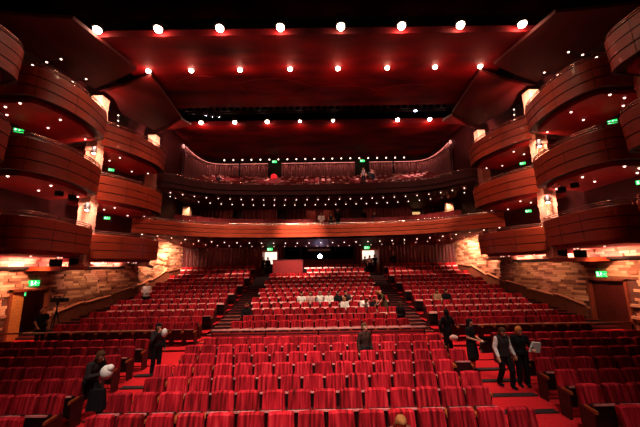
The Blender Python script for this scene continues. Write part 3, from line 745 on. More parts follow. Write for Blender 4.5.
for k in range(6):
    y0 = 27.2+k*0.85; z = 10.3+(y0-26.4)*0.40
    hx = 11.2 if k < 4 else 10.4
    rows.append((spline(mirror([(0, y0), (4, y0-0.03), (7.5, y0-0.25), (9.6, y0-0.9), (hx, y0-1.9)]), 6), z))
mb = MB(); tiny_rows(mb, rows, rnd=rnd)
o = mb.build('gallery_seats', [M['gal_red'], M['pale_speck']]); tag(o, 'rows of small red seats with painted pale glints filling the top gallery', 'seats', None, 'stuff')
rows = []
for k in range(4):
    y0 = 25.7+k*0.95; z = 6.5+(y0-24.6)*0.17
    rows.append((spline(mirror([(0, y0), (4, y0-0.1), (7.5, y0-0.8), (9.8, y0-2.1), (11.2, y0-3.4)]), 6), z+0.02))
mb = MB(); tiny_rows(mb, rows, rnd=rnd)
o = mb.build('circle_seats', [M['gal_red'], M['gal_red']]); tag(o, 'rows of small red seats peeping over the first balcony front', 'seats', None, 'stuff')

# ------------------------------------------------------------------ ceiling
mb = MB()
def slab(mb, x0, x1, y0, z0, y1, z1, th=0.3, n=1):
    mb.hexa([(x0, y0, z0), (x1, y0, z0), (x1, y1, z1), (x0, y1, z1), (x0, y0, z0+th), (x1, y0, z0+th), (x1, y1, z1+th), (x0, y1, z1+th)])
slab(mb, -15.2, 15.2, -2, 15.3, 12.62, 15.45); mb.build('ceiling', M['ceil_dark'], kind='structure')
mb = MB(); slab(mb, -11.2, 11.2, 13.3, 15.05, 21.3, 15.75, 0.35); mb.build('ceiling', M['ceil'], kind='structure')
mb = MB(); slab(mb, -12.9, 12.9, 24.5, 15.85, 33, 15.75, 0.4); mb.build('ceiling', M['ceil'], kind='structure')
mb = MB(); slab(mb, -15.2, 15.2, 11.5, 17.0, 34, 17.2, 0.3); mb.build('ceiling', M['black'], kind='structure')
mb = MB(); mb.box(-15.2, 15.2, 12.5, 12.62, 15.76, 17.0); mb.build('ceiling', M['black'], kind='structure')
mb = MB(); mb.box(-15.2, 15.2, -1.6, -1.4, -0.1, 17.0); mb.build('wall_stage', M['black'], kind='structure')
# lit front ledges of the slots
mb = MB(); mb.box(-11.2, 11.2, 13.24, 13.32, 15.05, 15.42); mb.build('trim_12', M['ceil'], kind='structure')
mb = MB(); mb.box(-11.2, 11.2, 24.44, 24.52, 15.85, 16.25); mb.build('trim_13', M['ceil'], kind='structure')
# curved relief grooves in the first ceiling panel
for (cx, cy, r, a0, a1) in ((-7.2, 18.6, 2.2, -2.6, 0.4), (1.5, 21.6, 4.2, -2.4, -0.7), (6.5, 20.8, 3.2, -2.5, -0.5), (-3.0, 20.0, 3.4, -2.2, -0.6)):
    g = MB(); pts = []
    for i in range(25):
        a = a0+(a1-a0)*i/24; x, y = cx+r*cos(a), cy+r*0.8*sin(a)
        if 13.5 < y < 21.2 and abs(x) < 11: pts.append((x, y, 15.05+(y-13.3)*0.0875-0.005))
    if len(pts) > 3: g.tube(pts, 0.035, 6); g.build('trim_14', M['ceil'], kind='structure')
# lighting truss inside the second slot
t = thing('lighting_truss', 'dark lattice lighting truss in the second ceiling slot', 'truss', (0, 23.0, 16.3), 0)
mb = MB()
for y, z in ((-0.2, 0), (0.2, 0), (0, 0.35)): mb.tube([(-10.8, y, z), (10.8, y, z)], 0.03, 6)
x = -10.8
while x < 10.8: mb.tube([(x, -0.2, 0), (x+0.3, 0, 0.35), (x+0.6, 0.2, 0)], 0.018, 5); x += 0.6
mb.build('frame', M['steel'], t)
mb = MB(); x = -10.5
while x < 10.6: mb.box(x, x+0.28, -0.22, -0.18, 0.02, 0.34); x += 0.55
mb.build('panels', M['ceil_dark'], t)

# canopies over the side boxes
def canopy(pts, s, label):
    q = [(s*abs(p[0]), p[1], p[2]) for p in pts]
    t = thing('ceiling_canopy', label, 'canopy', q[0], 0, 'sloping ceiling canopies'); l0 = Vector(q[0])
    n = 6; vs = []; up = []
    for i in range(n+1):
        a = i/n
        for j in range(n+1):
            b = j/n
            p = [(1-a)*(1-b)*q[0][c]+a*(1-b)*q[3][c]+(1-a)*b*q[1][c]+a*b*q[2][c] for c in range(3)]
            p[2] -= 0.10*sin(pi*b)
            vs.append(Vector(p)-l0)
    k = len(vs); vs += [v+Vector((0, 0, 0.18)) for v in vs]
    fs = []
    for i in range(n):
        for j in range(n):
            f = (i*(n+1)+j, (i+1)*(n+1)+j, (i+1)*(n+1)+j+1, i*(n+1)+j+1)
            fs.append(f); fs.append(tuple(k+v for v in reversed(f)))
    def edge(ids):
        for a, b in zip(ids[:-1], ids[1:]): fs.append((a, b, k+b, k+a))
    edge([j for j in range(n+1)]); edge([n*(n+1)+j for j in range(n, -1, -1)]); edge([i*(n+1) for i in range(n, -1, -1)]); edge([i*(n+1)+n for i in range(n+1)])
    mb = MB(); mb.add(vs, fs, 0, False); o = mb.build('panel', M['canopy'], t)
    bm = bmesh.new(); bm.from_mesh(o.data); bmesh.ops.recalc_face_normals(bm, faces=bm.faces); bm.to_mesh(o.data); bm.free()
    return t, l0
for s, w in ((-1, 'left'), (1, 'right')):
    canopy([(14.8, 3.5, 14.3), (11.6, 2.5, 15.0), (11.4, 9.6, 14.9), (13.4, 10.3, 14.2)], s, '%s ceiling canopy nearest the camera, almost black' % w)
    t, l0 = canopy([(14.8, 10.4, 14.1), (11.1, 12.0, 14.95), (10.2, 15.4, 14.8), (13.2, 16.3, 14.25)], s, '%s dark red pointed ceiling canopy before the first pier' % w)
    for row, (ya, za) in enumerate(((13.3, 13.78), (14.9, 13.80))):
        mb = MB(); mb.tube([(s*14.2-l0.x, ya+0.2-l0.y, za-l0.z), (s*12.3-l0.x, ya-0.2-l0.y, za-l0.z)], 0.03, 6); mb.build('lamp_rail', M['black'], t)
        for k in range(3):
            f = k/2; downlight(t, (s*(14.15-1.75*f)-l0.x, ya+0.2-0.4*f-l0.y, za-0.02-l0.z))
    canopy([(14.3, 17.0, 14.15), (9.9, 16.3, 15.0), (10.2, 20.9, 14.8), (12.9, 22.2, 14.45)], s, '%s dark red pointed ceiling canopy between the two piers' % w)
    t, l0 = canopy([(13.0, 23.1, 14.5), (10.6, 21.8, 15.1), (10.6, 23.6, 15.5), (12.6, 24.0, 15.3)], s, '%s red lit ceiling canopy behind the second pier' % w)
    # little lamps over the far top box
    t = thing('lamp_rail', 'short rail of tiny lamps above the far top %s box' % w, 'lamp rail', (s*13.4, 18.6, 13.3), 0, 'tiny lamp rails')
    mb = MB(); mb.tube([(-s*0.8, -0.9, 0.0), (s*0.6, 1.2, 0.0)], 0.03, 6); mb.build('bar', M['black'], t)
    for k in range(4): downlight(t, (s*(-0.8+1.4*k/3), -0.9+2.1*k/3, -0.02))

# ceiling lamps
LAMP_H = MB(); LAMP_H.lathe([(0.16, 0.30), (0.22, 0.26), (0.24, 0.02), (0.25, -0.02), (0.19, -0.02), (0.17, 0.1)], 16)
LAMP_HM = LAMP_H.mesh('lamp_housing', M['housing'])
LM = []
for r in (0.19, 0.135, 0.17, 0.11):
    q = MB(); q.ball((0, 0, 0), r, 14, sc=(1, 1, 0.8)); LM.append(q.mesh('lamp_lens', M['bulb']))
def ceil_lamp(loc, k, label, grp):
    t = thing('ceiling_lamp', label, 'ceiling lamp', loc, 0, grp)
    h = inst('housing', LAMP_HM, t, (0, 0, 0.05)); inst('lens', LM[k], t, (0, 0, -0.03))
    return t
R1X = [-10.67, -7.7, -4.69, -1.72, 1.25, 4.24, 7.15, 10.2]
R2X = [-10.0, -7.45, -4.55, -1.55, 1.31, 4.26, 7.13, 9.84]
R3X = [-10.0, -7.1, -4.3, -1.48, 1.4, 6.99, 9.76]
warm = (1, 0.80, 0.62)
for i, x in enumerate(R1X):
    ceil_lamp((x, 12.92, 15.2), 0, '%s lamp from the left in the brightest ceiling row' % ORD[i], 'bright lamps of the front ceiling slot')
    point((x, 13.02, 14.98), 34, (1, 0.62, 0.4), 0.1)
    e = 3300 if abs(x) < 6 else (2000 if abs(x) < 9 else 800)
    spot((x, 12.85, 14.9), (x*0.88, 15.6, 0.8), e, 62, 0.8, warm, 0.25)
for i, x in enumerate(R2X):
    ceil_lamp((x, 16.16, 15.26), 1, '%s lamp from the left in the middle ceiling row' % ORD[i], 'lamps of the middle ceiling row')
    point((x, 16.12, 14.6), 45, (1, 0.22, 0.15), 0.1)
for i, x in enumerate(R3X):
    ceil_lamp((x, 24.15, 16.0), 2 if i in (0, 1, 2, 5, 6) else 3, '%s lamp from the left in the farthest ceiling row' % ORD[i], 'lamps of the rear ceiling slot')
    point((x, 24.6, 15.4), 35, (1, 0.25, 0.17), 0.1)
    spot((x, 24.1, 15.8), (x*0.9, 24.0, 6.5), 420, 60, 0.8, warm, 0.2)
# lighting bridge over the front stalls (above the frame)
for i, x in enumerate((-6.5, -3.2, 0, 3.2, 6.5)):
    e = (2000, 5000, 7000, 4600, 1100)[i]
    spot((x, 2.2, 14.9), (x*0.62-0.2, 8.4, 0.5), e, 44, 0.9, (1, 0.85, 0.75), 0.3)
# moving stage lights in the second slot
def stage_light(loc, label, lit):
    t = thing('stage_light', label, 'stage light', loc, 0)
    mb = MB(); mb.lathe([(0.02, 0.34), (0.13, 0.3), (0.15, -0.02), (0.1, -0.05)], 12, 0, Matrix.Rotation(0.5, 4, 'X')); mb.build('body', M['steel'], t)
    mb = MB(); mb.ball((0, 0.0, -0.03), 0.12 if lit else 0.05, 10); mb.build('lens', M['bulb_blue'], t)
    mb = MB(); mb.tube([(-0.2, 0, 0.1), (-0.2, 0, 0.42), (0.2, 0, 0.42), (0.2, 0, 0.1)], 0.02, 6); mb.build('yoke', M['steel'], t)
    mb = MB(); mb.tube([(0, 0, 0.42), (0, 0, 0.9)], 0.025, 6); mb.build('hanger', M['steel'], t)
stage_light((8.15, 22.9, 16.2), 'glowing blue white stage light near the right ceiling lamps', True)
for k, (dx, dz) in enumerate(((0, 0.1), (0.55, -0.05), (1.1, -0.1))):
    stage_light((-9.2+dx, 23.1, 16.05+dz), '%s dim stage light from the left in the dark left ceiling slot' % ORD[k], False)
# row of small round lamps above the curtain
x = -10.2; k = 0
SM = MB(); SM.ball((0, 0, 0), 0.085, 10); SMM = SM.mesh('small_lens', M['bulb_small'])
SB = MB(); SB.lathe([(0.05, 0.2), (0.09, 0.16), (0.1, 0.0), (0.085, 0.0)], 10); SBM = SB.mesh('small_can', M['housing'])
while x < 10.4 and k < 29:
    t = thing('curtain_lamp', '%s small round lamp from the left above the gallery curtain' % ORD[k], 'lamp', (x, 31.35, 15.22), 0, 'small lamps above the gallery curtain')
    inst('lens', SMM, t); inst('can', SBM, t, (0, 0.05, 0.02)); x += 0.985; k += 1

# ------------------------------------------------------------------ wall washers and added soft fills
for s in (-1, 1):
    # cove strip on top of the ledge, washing the blocks above it
    for y in (9.0, 11.0, 13.0, 15.0, 17.2, 19.0, 20.6):
        area((s*(wall_x(y)-0.35), y, 3.88), (s*(wall_x(y)-0.02), y, 4.5), 36, 1.7, 0.08, (1, 0.52, 0.46))
    # lamps under the lowest boxes shining down the lower wall
    for y in (11.0, 13.0, 14.6, 16.4, 18.2, 20.2):
        spot((s*(wall_x(y)-1.6), y, 4.1), (s*wall_x(y), y+0.6, 2.7), 380, 105, 0.9, (1, 0.60, 0.38), 0.1)
    # strong wash on the far lit wall panel
    spot((s*12.0, 22.6, 5.7), (s*wall_x(24.6), 24.8, 4.2), 1500, 100, 0.8, (1, 0.68, 0.48), 0.1)
    spot((s*11.9, 25.0, 5.5), (s*wall_x(26.5), 26.6, 4.2), 1200, 100, 0.8, (1, 0.68, 0.48), 0.1)
    # added point lights for the red glow beneath the boxes
    for (y, z) in ((13.2, 7.2), (13.2, 10.4), (19.4, 7.1), (19.4, 10.3)):
        point((s*13.0, y, z-1.1), 22, (1, 0.22, 0.14), 0.2)
    # house lights on the box fronts
    spot((s*4.5, 12.9, 14.9), (s*11.5, 15.6, 6.5), 420, 36, 0.9, (1, 0.5, 0.33), 0.2)
    spot((s*4.5, 16.2, 14.9), (s*11.3, 19.5, 8.0), 1700, 45, 0.9, (1, 0.5, 0.33), 0.2)
# circle front
for x, e in ((-8.5, 300), (-5.5, 260), (-1.5, 1100), (2.5, 220), (5.5, 300), (8.8, 300)):
    spot((x, 16.5, 14.9), (x*1.03, 24.2, 6.3), e*22.0, 25, 1.0, (1, 0.66, 0.5), 0.1)
# under the circle and under the gallery
for x in (-9, -5, 0, 5, 9):
    area((x, 27.4, 5.4), (x, 27.9, 3), 10, 2.4, 0.6, (1, 0.30, 0.2))
    area((x, 29.3, 9.35), (x, 30.0, 7), 16, 2.4, 0.6, (1, 0.26, 0.18))
for x in (-9, -4.5, 0, 4.5, 9):
    spot((x, 25.5, 15.6), (x, 28.4, 11.3), 1500, 44, 0.9, (1, 0.6, 0.55), 0.2)
point((-16.2, 17.6, 2.6), 30, (1, 0.35, 0.15), 0.15)  # unseen lamp added to lift the vestibule
spot((-11.0, 11.5, 4.2), (-13.05, 14.8, 1.3), 90, 35, 0.8, (1, 0.7, 0.5), 0.1)  # unseen fill added on the man by the doorway
spot((-16.4, 15.6, 2.9), (-15.2, 15.4, 1.2), 60, 100, 0.8, (1, 0.5, 0.16), 0.1)  # unseen spots added to light the door leaf
spot((-13.9, 14.0, 3.5), (-15.2, 15.5, 1.6), 40, 60, 0.8, (1, 0.55, 0.2), 0.1)

# ------------------------------------------------------------------ theatre seats
def backrest_mesh(mb=None, o=(0, 0, 0), lo=False):
    mb = mb or MB(); W = 0.245
    outl = [(-W, 0.36), (W, 0.36), (W+0.006, 0.60), (W-0.010, 0.945), (W-0.03, 0.967), (0.10, 0.978), (-0.10, 0.978), (-W+0.03, 0.967), (-W+0.010, 0.945), (-W-0.006, 0.60)]
    if lo: outl = [(-.225, 0.36), (.225, 0.36), (.225, 0.93), (.19, 0.97), (-.19, 0.97), (-.225, 0.93)]
    def yy(z): return (z-0.36)*0.17
    n = len(outl); vs = []
    for x, z in outl: vs.append((x*0.95, yy(z)-0.055, z-0.012*(z > 0.5)))
    for x, z in outl: vs.append((x, yy(z)-0.03, z+0.008*(z > 0.5)))
    for x, z in outl: vs.append((x, yy(z)+0.05, z+0.004*(z > 0.5)))
    vs = [(a+o[0], b+o[1], c+o[2]) for a, b, c in vs]
    fs = [tuple(range(n))]
    fs += [(n+i, n+(i+1) % n, (i+1) % n, i)[::-1] if False else (i, n+i, n+(i+1) % n, (i+1) % n) for i in range(n)]
    fs += [(n+i, 2*n+i, 2*n+(i+1) % n, n+(i+1) % n) for i in range(n)] + [tuple(2*n+i for i in range(n-1, -1, -1))]
    mb.add(vs, fs, 0, False); return mb
SEAT_BACK = backrest_mesh().mesh('backrest', M['fabric'])
SHELL = MB(); SHELL.hexa([(-0.22, 0.055, 0.30), (0.22, 0.055, 0.30), (0.22, 0.075, 0.30), (-0.22, 0.075, 0.30), (-0.225, 0.15, 0.93), (0.225, 0.15, 0.93), (0.225, 0.175, 0.93), (-0.225, 0.175, 0.93)])
SHELLM = SHELL.mesh('back_shell', M['seat_under'])
PAN = MB()   # tipped-up seat: dark underside to the stage
PAN.hexa([(-0.225, -0.20, 0.26), (0.225, -0.20, 0.26), (0.225, -0.06, 0.24), (-0.225, -0.06, 0.24), (-0.218, -0.265, 0.70), (0.218, -0.265, 0.70), (0.218, -0.13, 0.70), (-0.218, -0.13, 0.70)])
PANM = PAN.mesh('tip_up_seat', M['seat_under'])
EDGE = MB(); EDGE.hexa([(-0.222, -0.273, 0.698), (0.222, -0.273, 0.698), (0.222, -0.235, 0.705), (-0.222, -0.235, 0.705), (-0.215, -0.268, 0.730), (0.215, -0.268, 0.730), (0.215, -0.24, 0.731), (-0.215, -0.24, 0.731)])
EDGEM = EDGE.mesh('seat_front_edge', M['seat_lip'])
SIDE = MB(); SIDE.hexa([(-0.018, -0.22, 0.0), (0.018, -0.22, 0.0), (0.018, 0.06, 0.0), (-0.018, 0.06, 0.0), (-0.018, -0.30, 0.60), (0.018, -0.30, 0.60), (0.018, 0.10, 0.64), (-0.018, 0.10, 0.64)])
SIDEM = SIDE.mesh('side_panel', M['side_red'])
ARM = MB(); ARM.hexa([(-0.024, -0.34, 0.575), (0.024, -0.34, 0.575), (0.024, -0.05, 0.60), (-0.024, -0.05, 0.60), (-0.024, -0.33, 0.635), (0.024, -0.33, 0.635), (0.024, -0.05, 0.645), (-0.024, -0.05, 0.645)])
ARMM = ARM.mesh('armrest', M['arm_wood'])
PAN_D = MB()   # the same seat folded down under a sitter
PAN_D.hexa([(-0.22, -0.46, 0.29), (0.22, -0.46, 0.29), (0.22, -0.02, 0.27), (-0.22, -0.02, 0.27), (-0.22, -0.48, 0.38), (0.22, -0.48, 0.38), (0.22, -0.02, 0.36), (-0.22, -0.02, 0.36)])
PANDM = PAN_D.mesh('folded_down_seat', M['fabric'])
PITCH = 0.55
class Slot: pass
slots = []
def add_row(y, z, xs, block, row, aisle_side, zone):
    for i, x in enumerate(xs):
        q = Slot(); q.p = (x, y, z); q.block, q.row, q.i, q.n, q.aisle, q.zone = block, row, i, len(xs), aisle_side, zone
        px, py, d = project((x, y-0.05, z+0.75)); q.vis = (-14 < px < 654 and py < 436 and d > 0); q.d = d; q.occ = False
        slots.append(q)
AEDGE = (5.4, 5.5, 5.72, 5.88, 6.1, 6.25, 6.3)
for r in range(7):
    n = 15 if r < 4 else 16; x0 = -4.32 if r % 2 == 0 else -4.6
    add_row(FRONT_Y[r], FRONT_Z[r], [x0+PITCH*(i+0.5) for i in range(n)], 'centre front', r, 'left', 'front')
    st = AEDGE[r]+0.28
    for s, w in ((-1, 'left'), (1, 'right')):
        m_ = int((13.55-st)/PITCH) if r < 6 else int((13.2-st)/PITCH)
        add_row(FRONT_Y[r], FRONT_Z[r], [s*(st+PITCH*i) for i in range(m_)], w+' front', r, 'aisle', 'front')
for r in range(13):
    n = 15 if r % 2 == 0 else 14; xs = [PITCH*(i-(n-1)/2) for i in range(n)]
    if r >= 11: xs = [x for x in xs if x > -1.2]
    add_row(REAR_Y[r], REAR_Z[r], xs, 'centre rear', r, 'left', 'rear')
    for s, w in ((-1, 'left'), (1, 'right')):
        o_ = 0.0 if r % 2 == 0 else 0.2
        add_row(REAR_Y[r], REAR_Z[r], [s*(XB+0.27+o_+PITCH*i) for i in range(12 if not o_ else 11)], w+' rear', r, 'aisle', 'rear')
def take_seat(x, row, zone):
    q = min((q for q in slots if q.zone == zone and q.row == row and not q.occ), key=lambda q: abs(q.p[0]-x)); q.occ = True; return q
def seat_label(q):
    rw = '%s row' % ORD[q.row]
    pos = '%s from left end' % ORD[q.i] if q.aisle == 'left' else '%s from aisle end' % ORD[q.i]
    return 'red striped theatre seat, %s, %s, %s block' % (pos, rw, q.block)
def build_seats():
    occ = [q for q in slots if q.occ]
    vis = sorted([q for q in slots if q.vis and not q.occ], key=lambda q: q.d)
    k = 300-len(occ)
    near = vis[:k]+occ; far = vis[k:] + [q for q in slots if not q.vis and not q.occ and abs(q.p[0]) < 14]
    for q in near:
        t = thing('theatre_seat', seat_label(q), 'seat', q.p, 0, 'red striped theatre seats in the stalls')
        inst('backrest', SEAT_BACK, t)
        if q.occ: inst('folded_down_seat', PANDM, t)
        else: p = inst('tip_up_seat', PANM, t); inst('seat_front_edge', EDGEM, p)
        inst('back_shell', SHELLM, t)
        for sx in (-0.249, 0.249):
            a = inst('side_panel', SIDEM, t, (sx, 0, 0)); inst('armrest', ARMM, a)
    mb = MB()
    for q in far:
        backrest_mesh(mb, q.p, True)
        x, y, z = q.p
        mb.box(x-0.225, x+0.225, y-0.24, y-0.10, z+0.25, z+0.68, 1)
        mb.hexa([(x-.215, y-.275, z+.64), (x+.215, y-.275, z+.64), (x+.215, y-.2, z+.66), (x-.215, y-.2, z+.66), (x-.21, y-.235, z+.745), (x+.21, y-.235, z+.745), (x+.21, y-.2, z+.745), (x-.21, y-.2, z+.745)], 2)
        for sx in (-0.249, 0.249): mb.box(x+sx-0.018, x+sx+0.018, y-0.26, y+0.08, z, z+0.60, 3); mb.box(x+sx-0.022, x+sx+0.022, y-0.32, y+0.06, z+0.60, z+0.64, 4)
    me = mb.mesh('far_seats', [M['fabric'], M['seat_under'], M['seat_edge'], M['side_red'], M['side_red']])
    o = bpy.data.objects.new('theatre_seats', me); COL.objects.link(o)
    tag(o, 'many rows of red theatre seats rising in the rear stalls', 'seats', None, 'stuff')

# ------------------------------------------------------------------ rails across the cross aisle
M['rail_panel'] = simple('red_rail_panel', (0.42, 0.02, 0.025), 0.6)
def cross_rail(x0, x1, label):
    t = thing('cross_rail', label, 'rail', ((x0+x1)/2, 12.65, 0.12), 0, 'cross aisle rails'); hx = (x1-x0)/2
    mb = MB(); mb.box(-hx, hx, -0.03, 0.03, 1.0, 1.05); mb.build('top_rail', M['seat_edge'] if abs(x0+x1) < 2 else M['rail_wood'], t, loc=(0, 0, 0) if abs(x0+x1) < 2 else (0, 0, 0.02))
    mb = MB(); mb.box(-hx, hx, -0.02, 0.02, 0.0, 0.92 if abs(x0+x1) < 2 else 0.55); mb.build('panel', M['rail_panel'] if abs(x0+x1) < 2 else M['black'], t)
    mb = MB(); mb.box(-hx, hx, -0.03, 0.03, 0.84, 0.87) if abs(x0+x1) < 2 else mb.box(-hx, hx, -0.02, 0.02, 0.55, 0.58); mb.build('lower_rail', M['black'], t)
    n = max(2, int(hx*2/1.9))
    for i in range(n+1):
        x = -hx+0.03+(2*hx-0.06)*i/n; mb = MB(); mb.tube([(x, 0, 0.0), (x, 0, 0.98)], 0.035, 8); mb.build('post', M['black'], t)
cross_rail(-4.35, 4.2, 'long pale rail behind the centre front seats')
cross_rail(-12.9, -6.35, 'wooden rail in front of the left doorway and left rear seats')
cross_rail(6.35, 12.6, 'wooden rail in front of the right rear seats and dark door')

# ------------------------------------------------------------------ people
def capsule(mb, a, b, ra, rb, n=10, flat=None):
    a, b = Vector(a), Vector(b); d = b-a; L_ = d.length
    if L_ < 1e-4: d = Vector((0, 0, 1)); L_ = 1e-4
    d = d.normalized(); u = d.cross(Vector((0, 1, 0)))
    if u.length < 1e-2: u = d.cross(Vector((1, 0, 0)))
    u.normalize(); w = d.cross(u); rings = []
    for k in range(1, 5): t = -pi/2+k*pi/8; rings.append((a+d*ra*sin(t), ra*cos(t)))
    for k in range(0, 4): t = k*pi/8; rings.append((b+d*rb*sin(t), rb*cos(t)))
    vs = [a-d*ra]
    for c, r in rings:
        for j in range(n): vs.append(c+u*r*cos(2*pi*j/n)+w*r*sin(2*pi*j/n))
    vs.append(b+d*rb); k = len(rings); last = len(vs)-1
    fs = [(0, 1+(j+1) % n, 1+j) for j in range(n)]
    fs += [(1+i*n+j, 1+i*n+(j+1) % n, 1+(i+1)*n+(j+1) % n, 1+(i+1)*n+j) for i in range(k-1) for j in range(n)]
    fs += [(last, 1+(k-1)*n+j, 1+(k-1)*n+(j+1) % n) for j in range(n)]
    mb.add(vs, fs)
def fuse(mb, voxel, smooth=3):
    me = bpy.data.meshes.new('tmp'); me.from_pydata(mb.v, [], mb.f); ob = bpy.data.objects.new('tmp', me); COL.objects.link(ob)
    md = ob.modifiers.new('r', 'REMESH'); md.mode = 'VOXEL'; md.voxel_size = voxel; md.use_smooth_shade = True
    sm = ob.modifiers.new('s', 'SMOOTH'); sm.iterations = smooth; sm.factor = 0.5
    dg = bpy.context.evaluated_depsgraph_get(); dg.update()
    out = bpy.data.meshes.new_from_object(ob.evaluated_get(dg)); bpy.data.objects.remove(ob); bpy.data.meshes.remove(me)
    out.polygons.foreach_set('use_smooth', [True]*len(out.polygons)); return out
STAND = dict(pelvis=(0, 0, .95), waist=(0, 0, 1.10), chest=(0, 0, 1.27), neck=(0, .01, 1.44), head=(0, -.015, 1.585),
             shl=(.175, 0, 1.385), shr=(-.175, 0, 1.385), ell=(.235, .03, 1.11), elr=(-.235, .03, 1.11), hal=(.25, -.06, .87), har=(-.25, -.06, .87),
             hil=(.09, 0, .91), hir=(-.09, 0, .91), knl=(.10, -.02, .50), knr=(-.10, -.02, .50), anl=(.105, .03, .08), anr=(-.105, .03, .08))
SIT = dict(STAND); SIT.update(pelvis=(0, 0, .53), waist=(0, .0, .68), chest=(0, .02, .86), neck=(0, .0, 1.03), head=(0, -.03, 1.17), shl=(.175, .01, .97), shr=(-.175, .01, .97),
             ell=(.23, -.06, .72), elr=(-.23, -.06, .72), hal=(.10, -.28, .66), har=(-.10, -.28, .66), hil=(.09, -.02, .50), hir=(-.09, -.02, .50),
             knl=(.11, -.44, .50), knr=(-.11, -.44, .50), anl=(.11, -.42, .09), anr=(-.11, -.42, .09))
def person(label, loc, rz, pose=None, base=STAND, sc=1.0, skin='skin_light', hair='hair_dark', hairlen=0.12, top='cloth_black', sleeve=2, bottom='cloth_black', legs='trousers', detail=0, bald=False, group=None, vest=None):
    J = {k: Vector(v) for k, v in base.items()}
    for k, v in (pose or {}).items(): J[k] = Vector(v)
    vox = 0.0085 if detail else 0.016
    up = (J['head']-J['neck']).normalized()
    fw = Vector((0, -1, 0)); fw = (fw-up*fw.dot(up)).normalized()
    look = (pose or {}).get('look')
    if look is not None: fw = Vector(look); fw = (fw-up*fw.dot(up)).normalized()
    lat = fw.cross(up).normalized()
    H = J['head']
    body = MB()
    # torso
    def torso(mb, g=0.0):
        capsule(mb, J['pelvis']+Vector((.06, 0, -.02)), J['pelvis']+Vector((-.06, 0, -.02)), .115+g, .115+g)
        capsule(mb, J['pelvis'], J['waist'], .115+g, .105+g); capsule(mb, J['pelvis']+Vector((.045, 0, 0)), J['waist']+Vector((.035, 0, 0)), .105+g, .10+g); capsule(mb, J['pelvis']+Vector((-.045, 0, 0)), J['waist']+Vector((-.035, 0, 0)), .105+g, .10+g)
        sl = (J['shl']-J['shr']); sn = sl.normalized()
        capsule(mb, J['waist']+sn*.03, J['chest']+sn*.07, .10+g, .108+g); capsule(mb, J['waist']-sn*.03, J['chest']-sn*.07, .10+g, .108+g)
        capsule(mb, J['chest']+sn*.05, J['shl']-sn*.04, .10+g, .065+g); capsule(mb, J['chest']-sn*.05, J['shr']+sn*.04, .10+g, .065+g)
        capsule(mb, J['chest'], (J['shl']+J['shr'])/2, .10+g, .075+g)
    torso(body)
    capsule(body, (J['shl']+J['shr'])/2, J['neck'], .06, .052); capsule(body, J['neck'], H-up*.03, .050, .050)
    capsule(body, H+up*.035-fw*.012, H-up*.0-fw*.0, .092, .088); capsule(body, H-up*.03+fw*.012, H-up*.085+fw*.03, .075, .042)
    capsule(body, H+fw*.082-up*.0, H+fw*.105-up*.03, .012, .017, 6)      # nose
    capsule(body, H+fw*.083-up*.062, H+fw*.084-up*.062, .02, .02, 6)
    for s_ in (1, -1): capsule(body, H+lat*s_*.088+up*.012, H+lat*s_*.09-up*.03, .018, .013, 6)
    for a, e, h in (('shl', 'ell', 'hal'), ('shr', 'elr', 'har')):
        capsule(body, J[a], J[e], .050, .040); capsule(body, J[e], J[h], .040, .028)
        d = (J[h]-J[e]).normalized(); s_ = 1 if a == 'shl' else -1
        sd = d.cross(Vector((0, -1, 0)) if abs(d.y) < .8 else Vector((0, 0, 1))).normalized(); nn = d.cross(sd).normalized()
        pa = J[h]+d*.02; pb = J[h]+d*.085
        for w in (-.024, -.008, .008, .024): capsule(body, pa+sd*w*.7, pb+sd*w, .017, .014, 6)
        if detail:
            for w, ln in ((-.03, .060), (-.010, .074), (.010, .070), (.030, .052)):
                b0 = pb+sd*w; b1 = b0+d*ln*.5+nn*.008+sd*w*.2; b2 = b1+d*ln*.42+nn*.022
                capsule(body, b0, b1, .0105, .0095, 6); capsule(body, b1, b2, .0095, .008, 6)
            tb = J[h]+d*.02-sd*.02*s_; t1 = tb-sd*.045*s_+d*.03+nn*.01; t2 = t1+d*.032+nn*.012
            capsule(body, tb, t1, .014, .0115, 6); capsule(body, t1, t2, .0115, .0095, 6)
        else: capsule(body, pb, pb+d*.06+nn*.02, .022, .016, 6)
    for hi, kn, an in (('hil', 'knl', 'anl'), ('hir', 'knr', 'anr')):
        capsule(body, J[hi], J[kn], .088, .058); capsule(body, J[kn], J[an], .056, .038)
        f = J[an]+Vector((0, -.13, -.045)); capsule(body, J[an]+Vector((0, .02, -.03)), f, .04, .032)
    root_me = fuse(body, vox)
    root_me.materials.append(M[skin])
    o = bpy.data.objects.new('person', root_me); COL.objects.link(o); o.location = loc; o.rotation_euler = (0, 0, rz); o.scale = (sc, sc, sc)
    tag(o, label, 'person', group)
    def child(nm, mb, mat, v=None):
        me = fuse(mb, v or vox*1.3, 2); me.materials.append(M[mat]); inst(nm, me, o)
    g = .016
    mb = MB(); torso(mb, g)
    for a, e, h in (('shl', 'ell', 'hal'), ('shr', 'elr', 'har')):
        if sleeve >= 1: capsule(mb, J[a], J[a]+(J[e]-J[a])*(.6 if sleeve == 1 else 1), .055+g, .046+g)
        if sleeve >= 2: capsule(mb, J[e], J[e]+(J[h]-J[e])*.93, .046+g, .034+g)
    child('shirt', mb, top)
    if vest:
        mb = MB(); torso(mb, g+.014); child('vest', mb, vest)
    mb = MB()
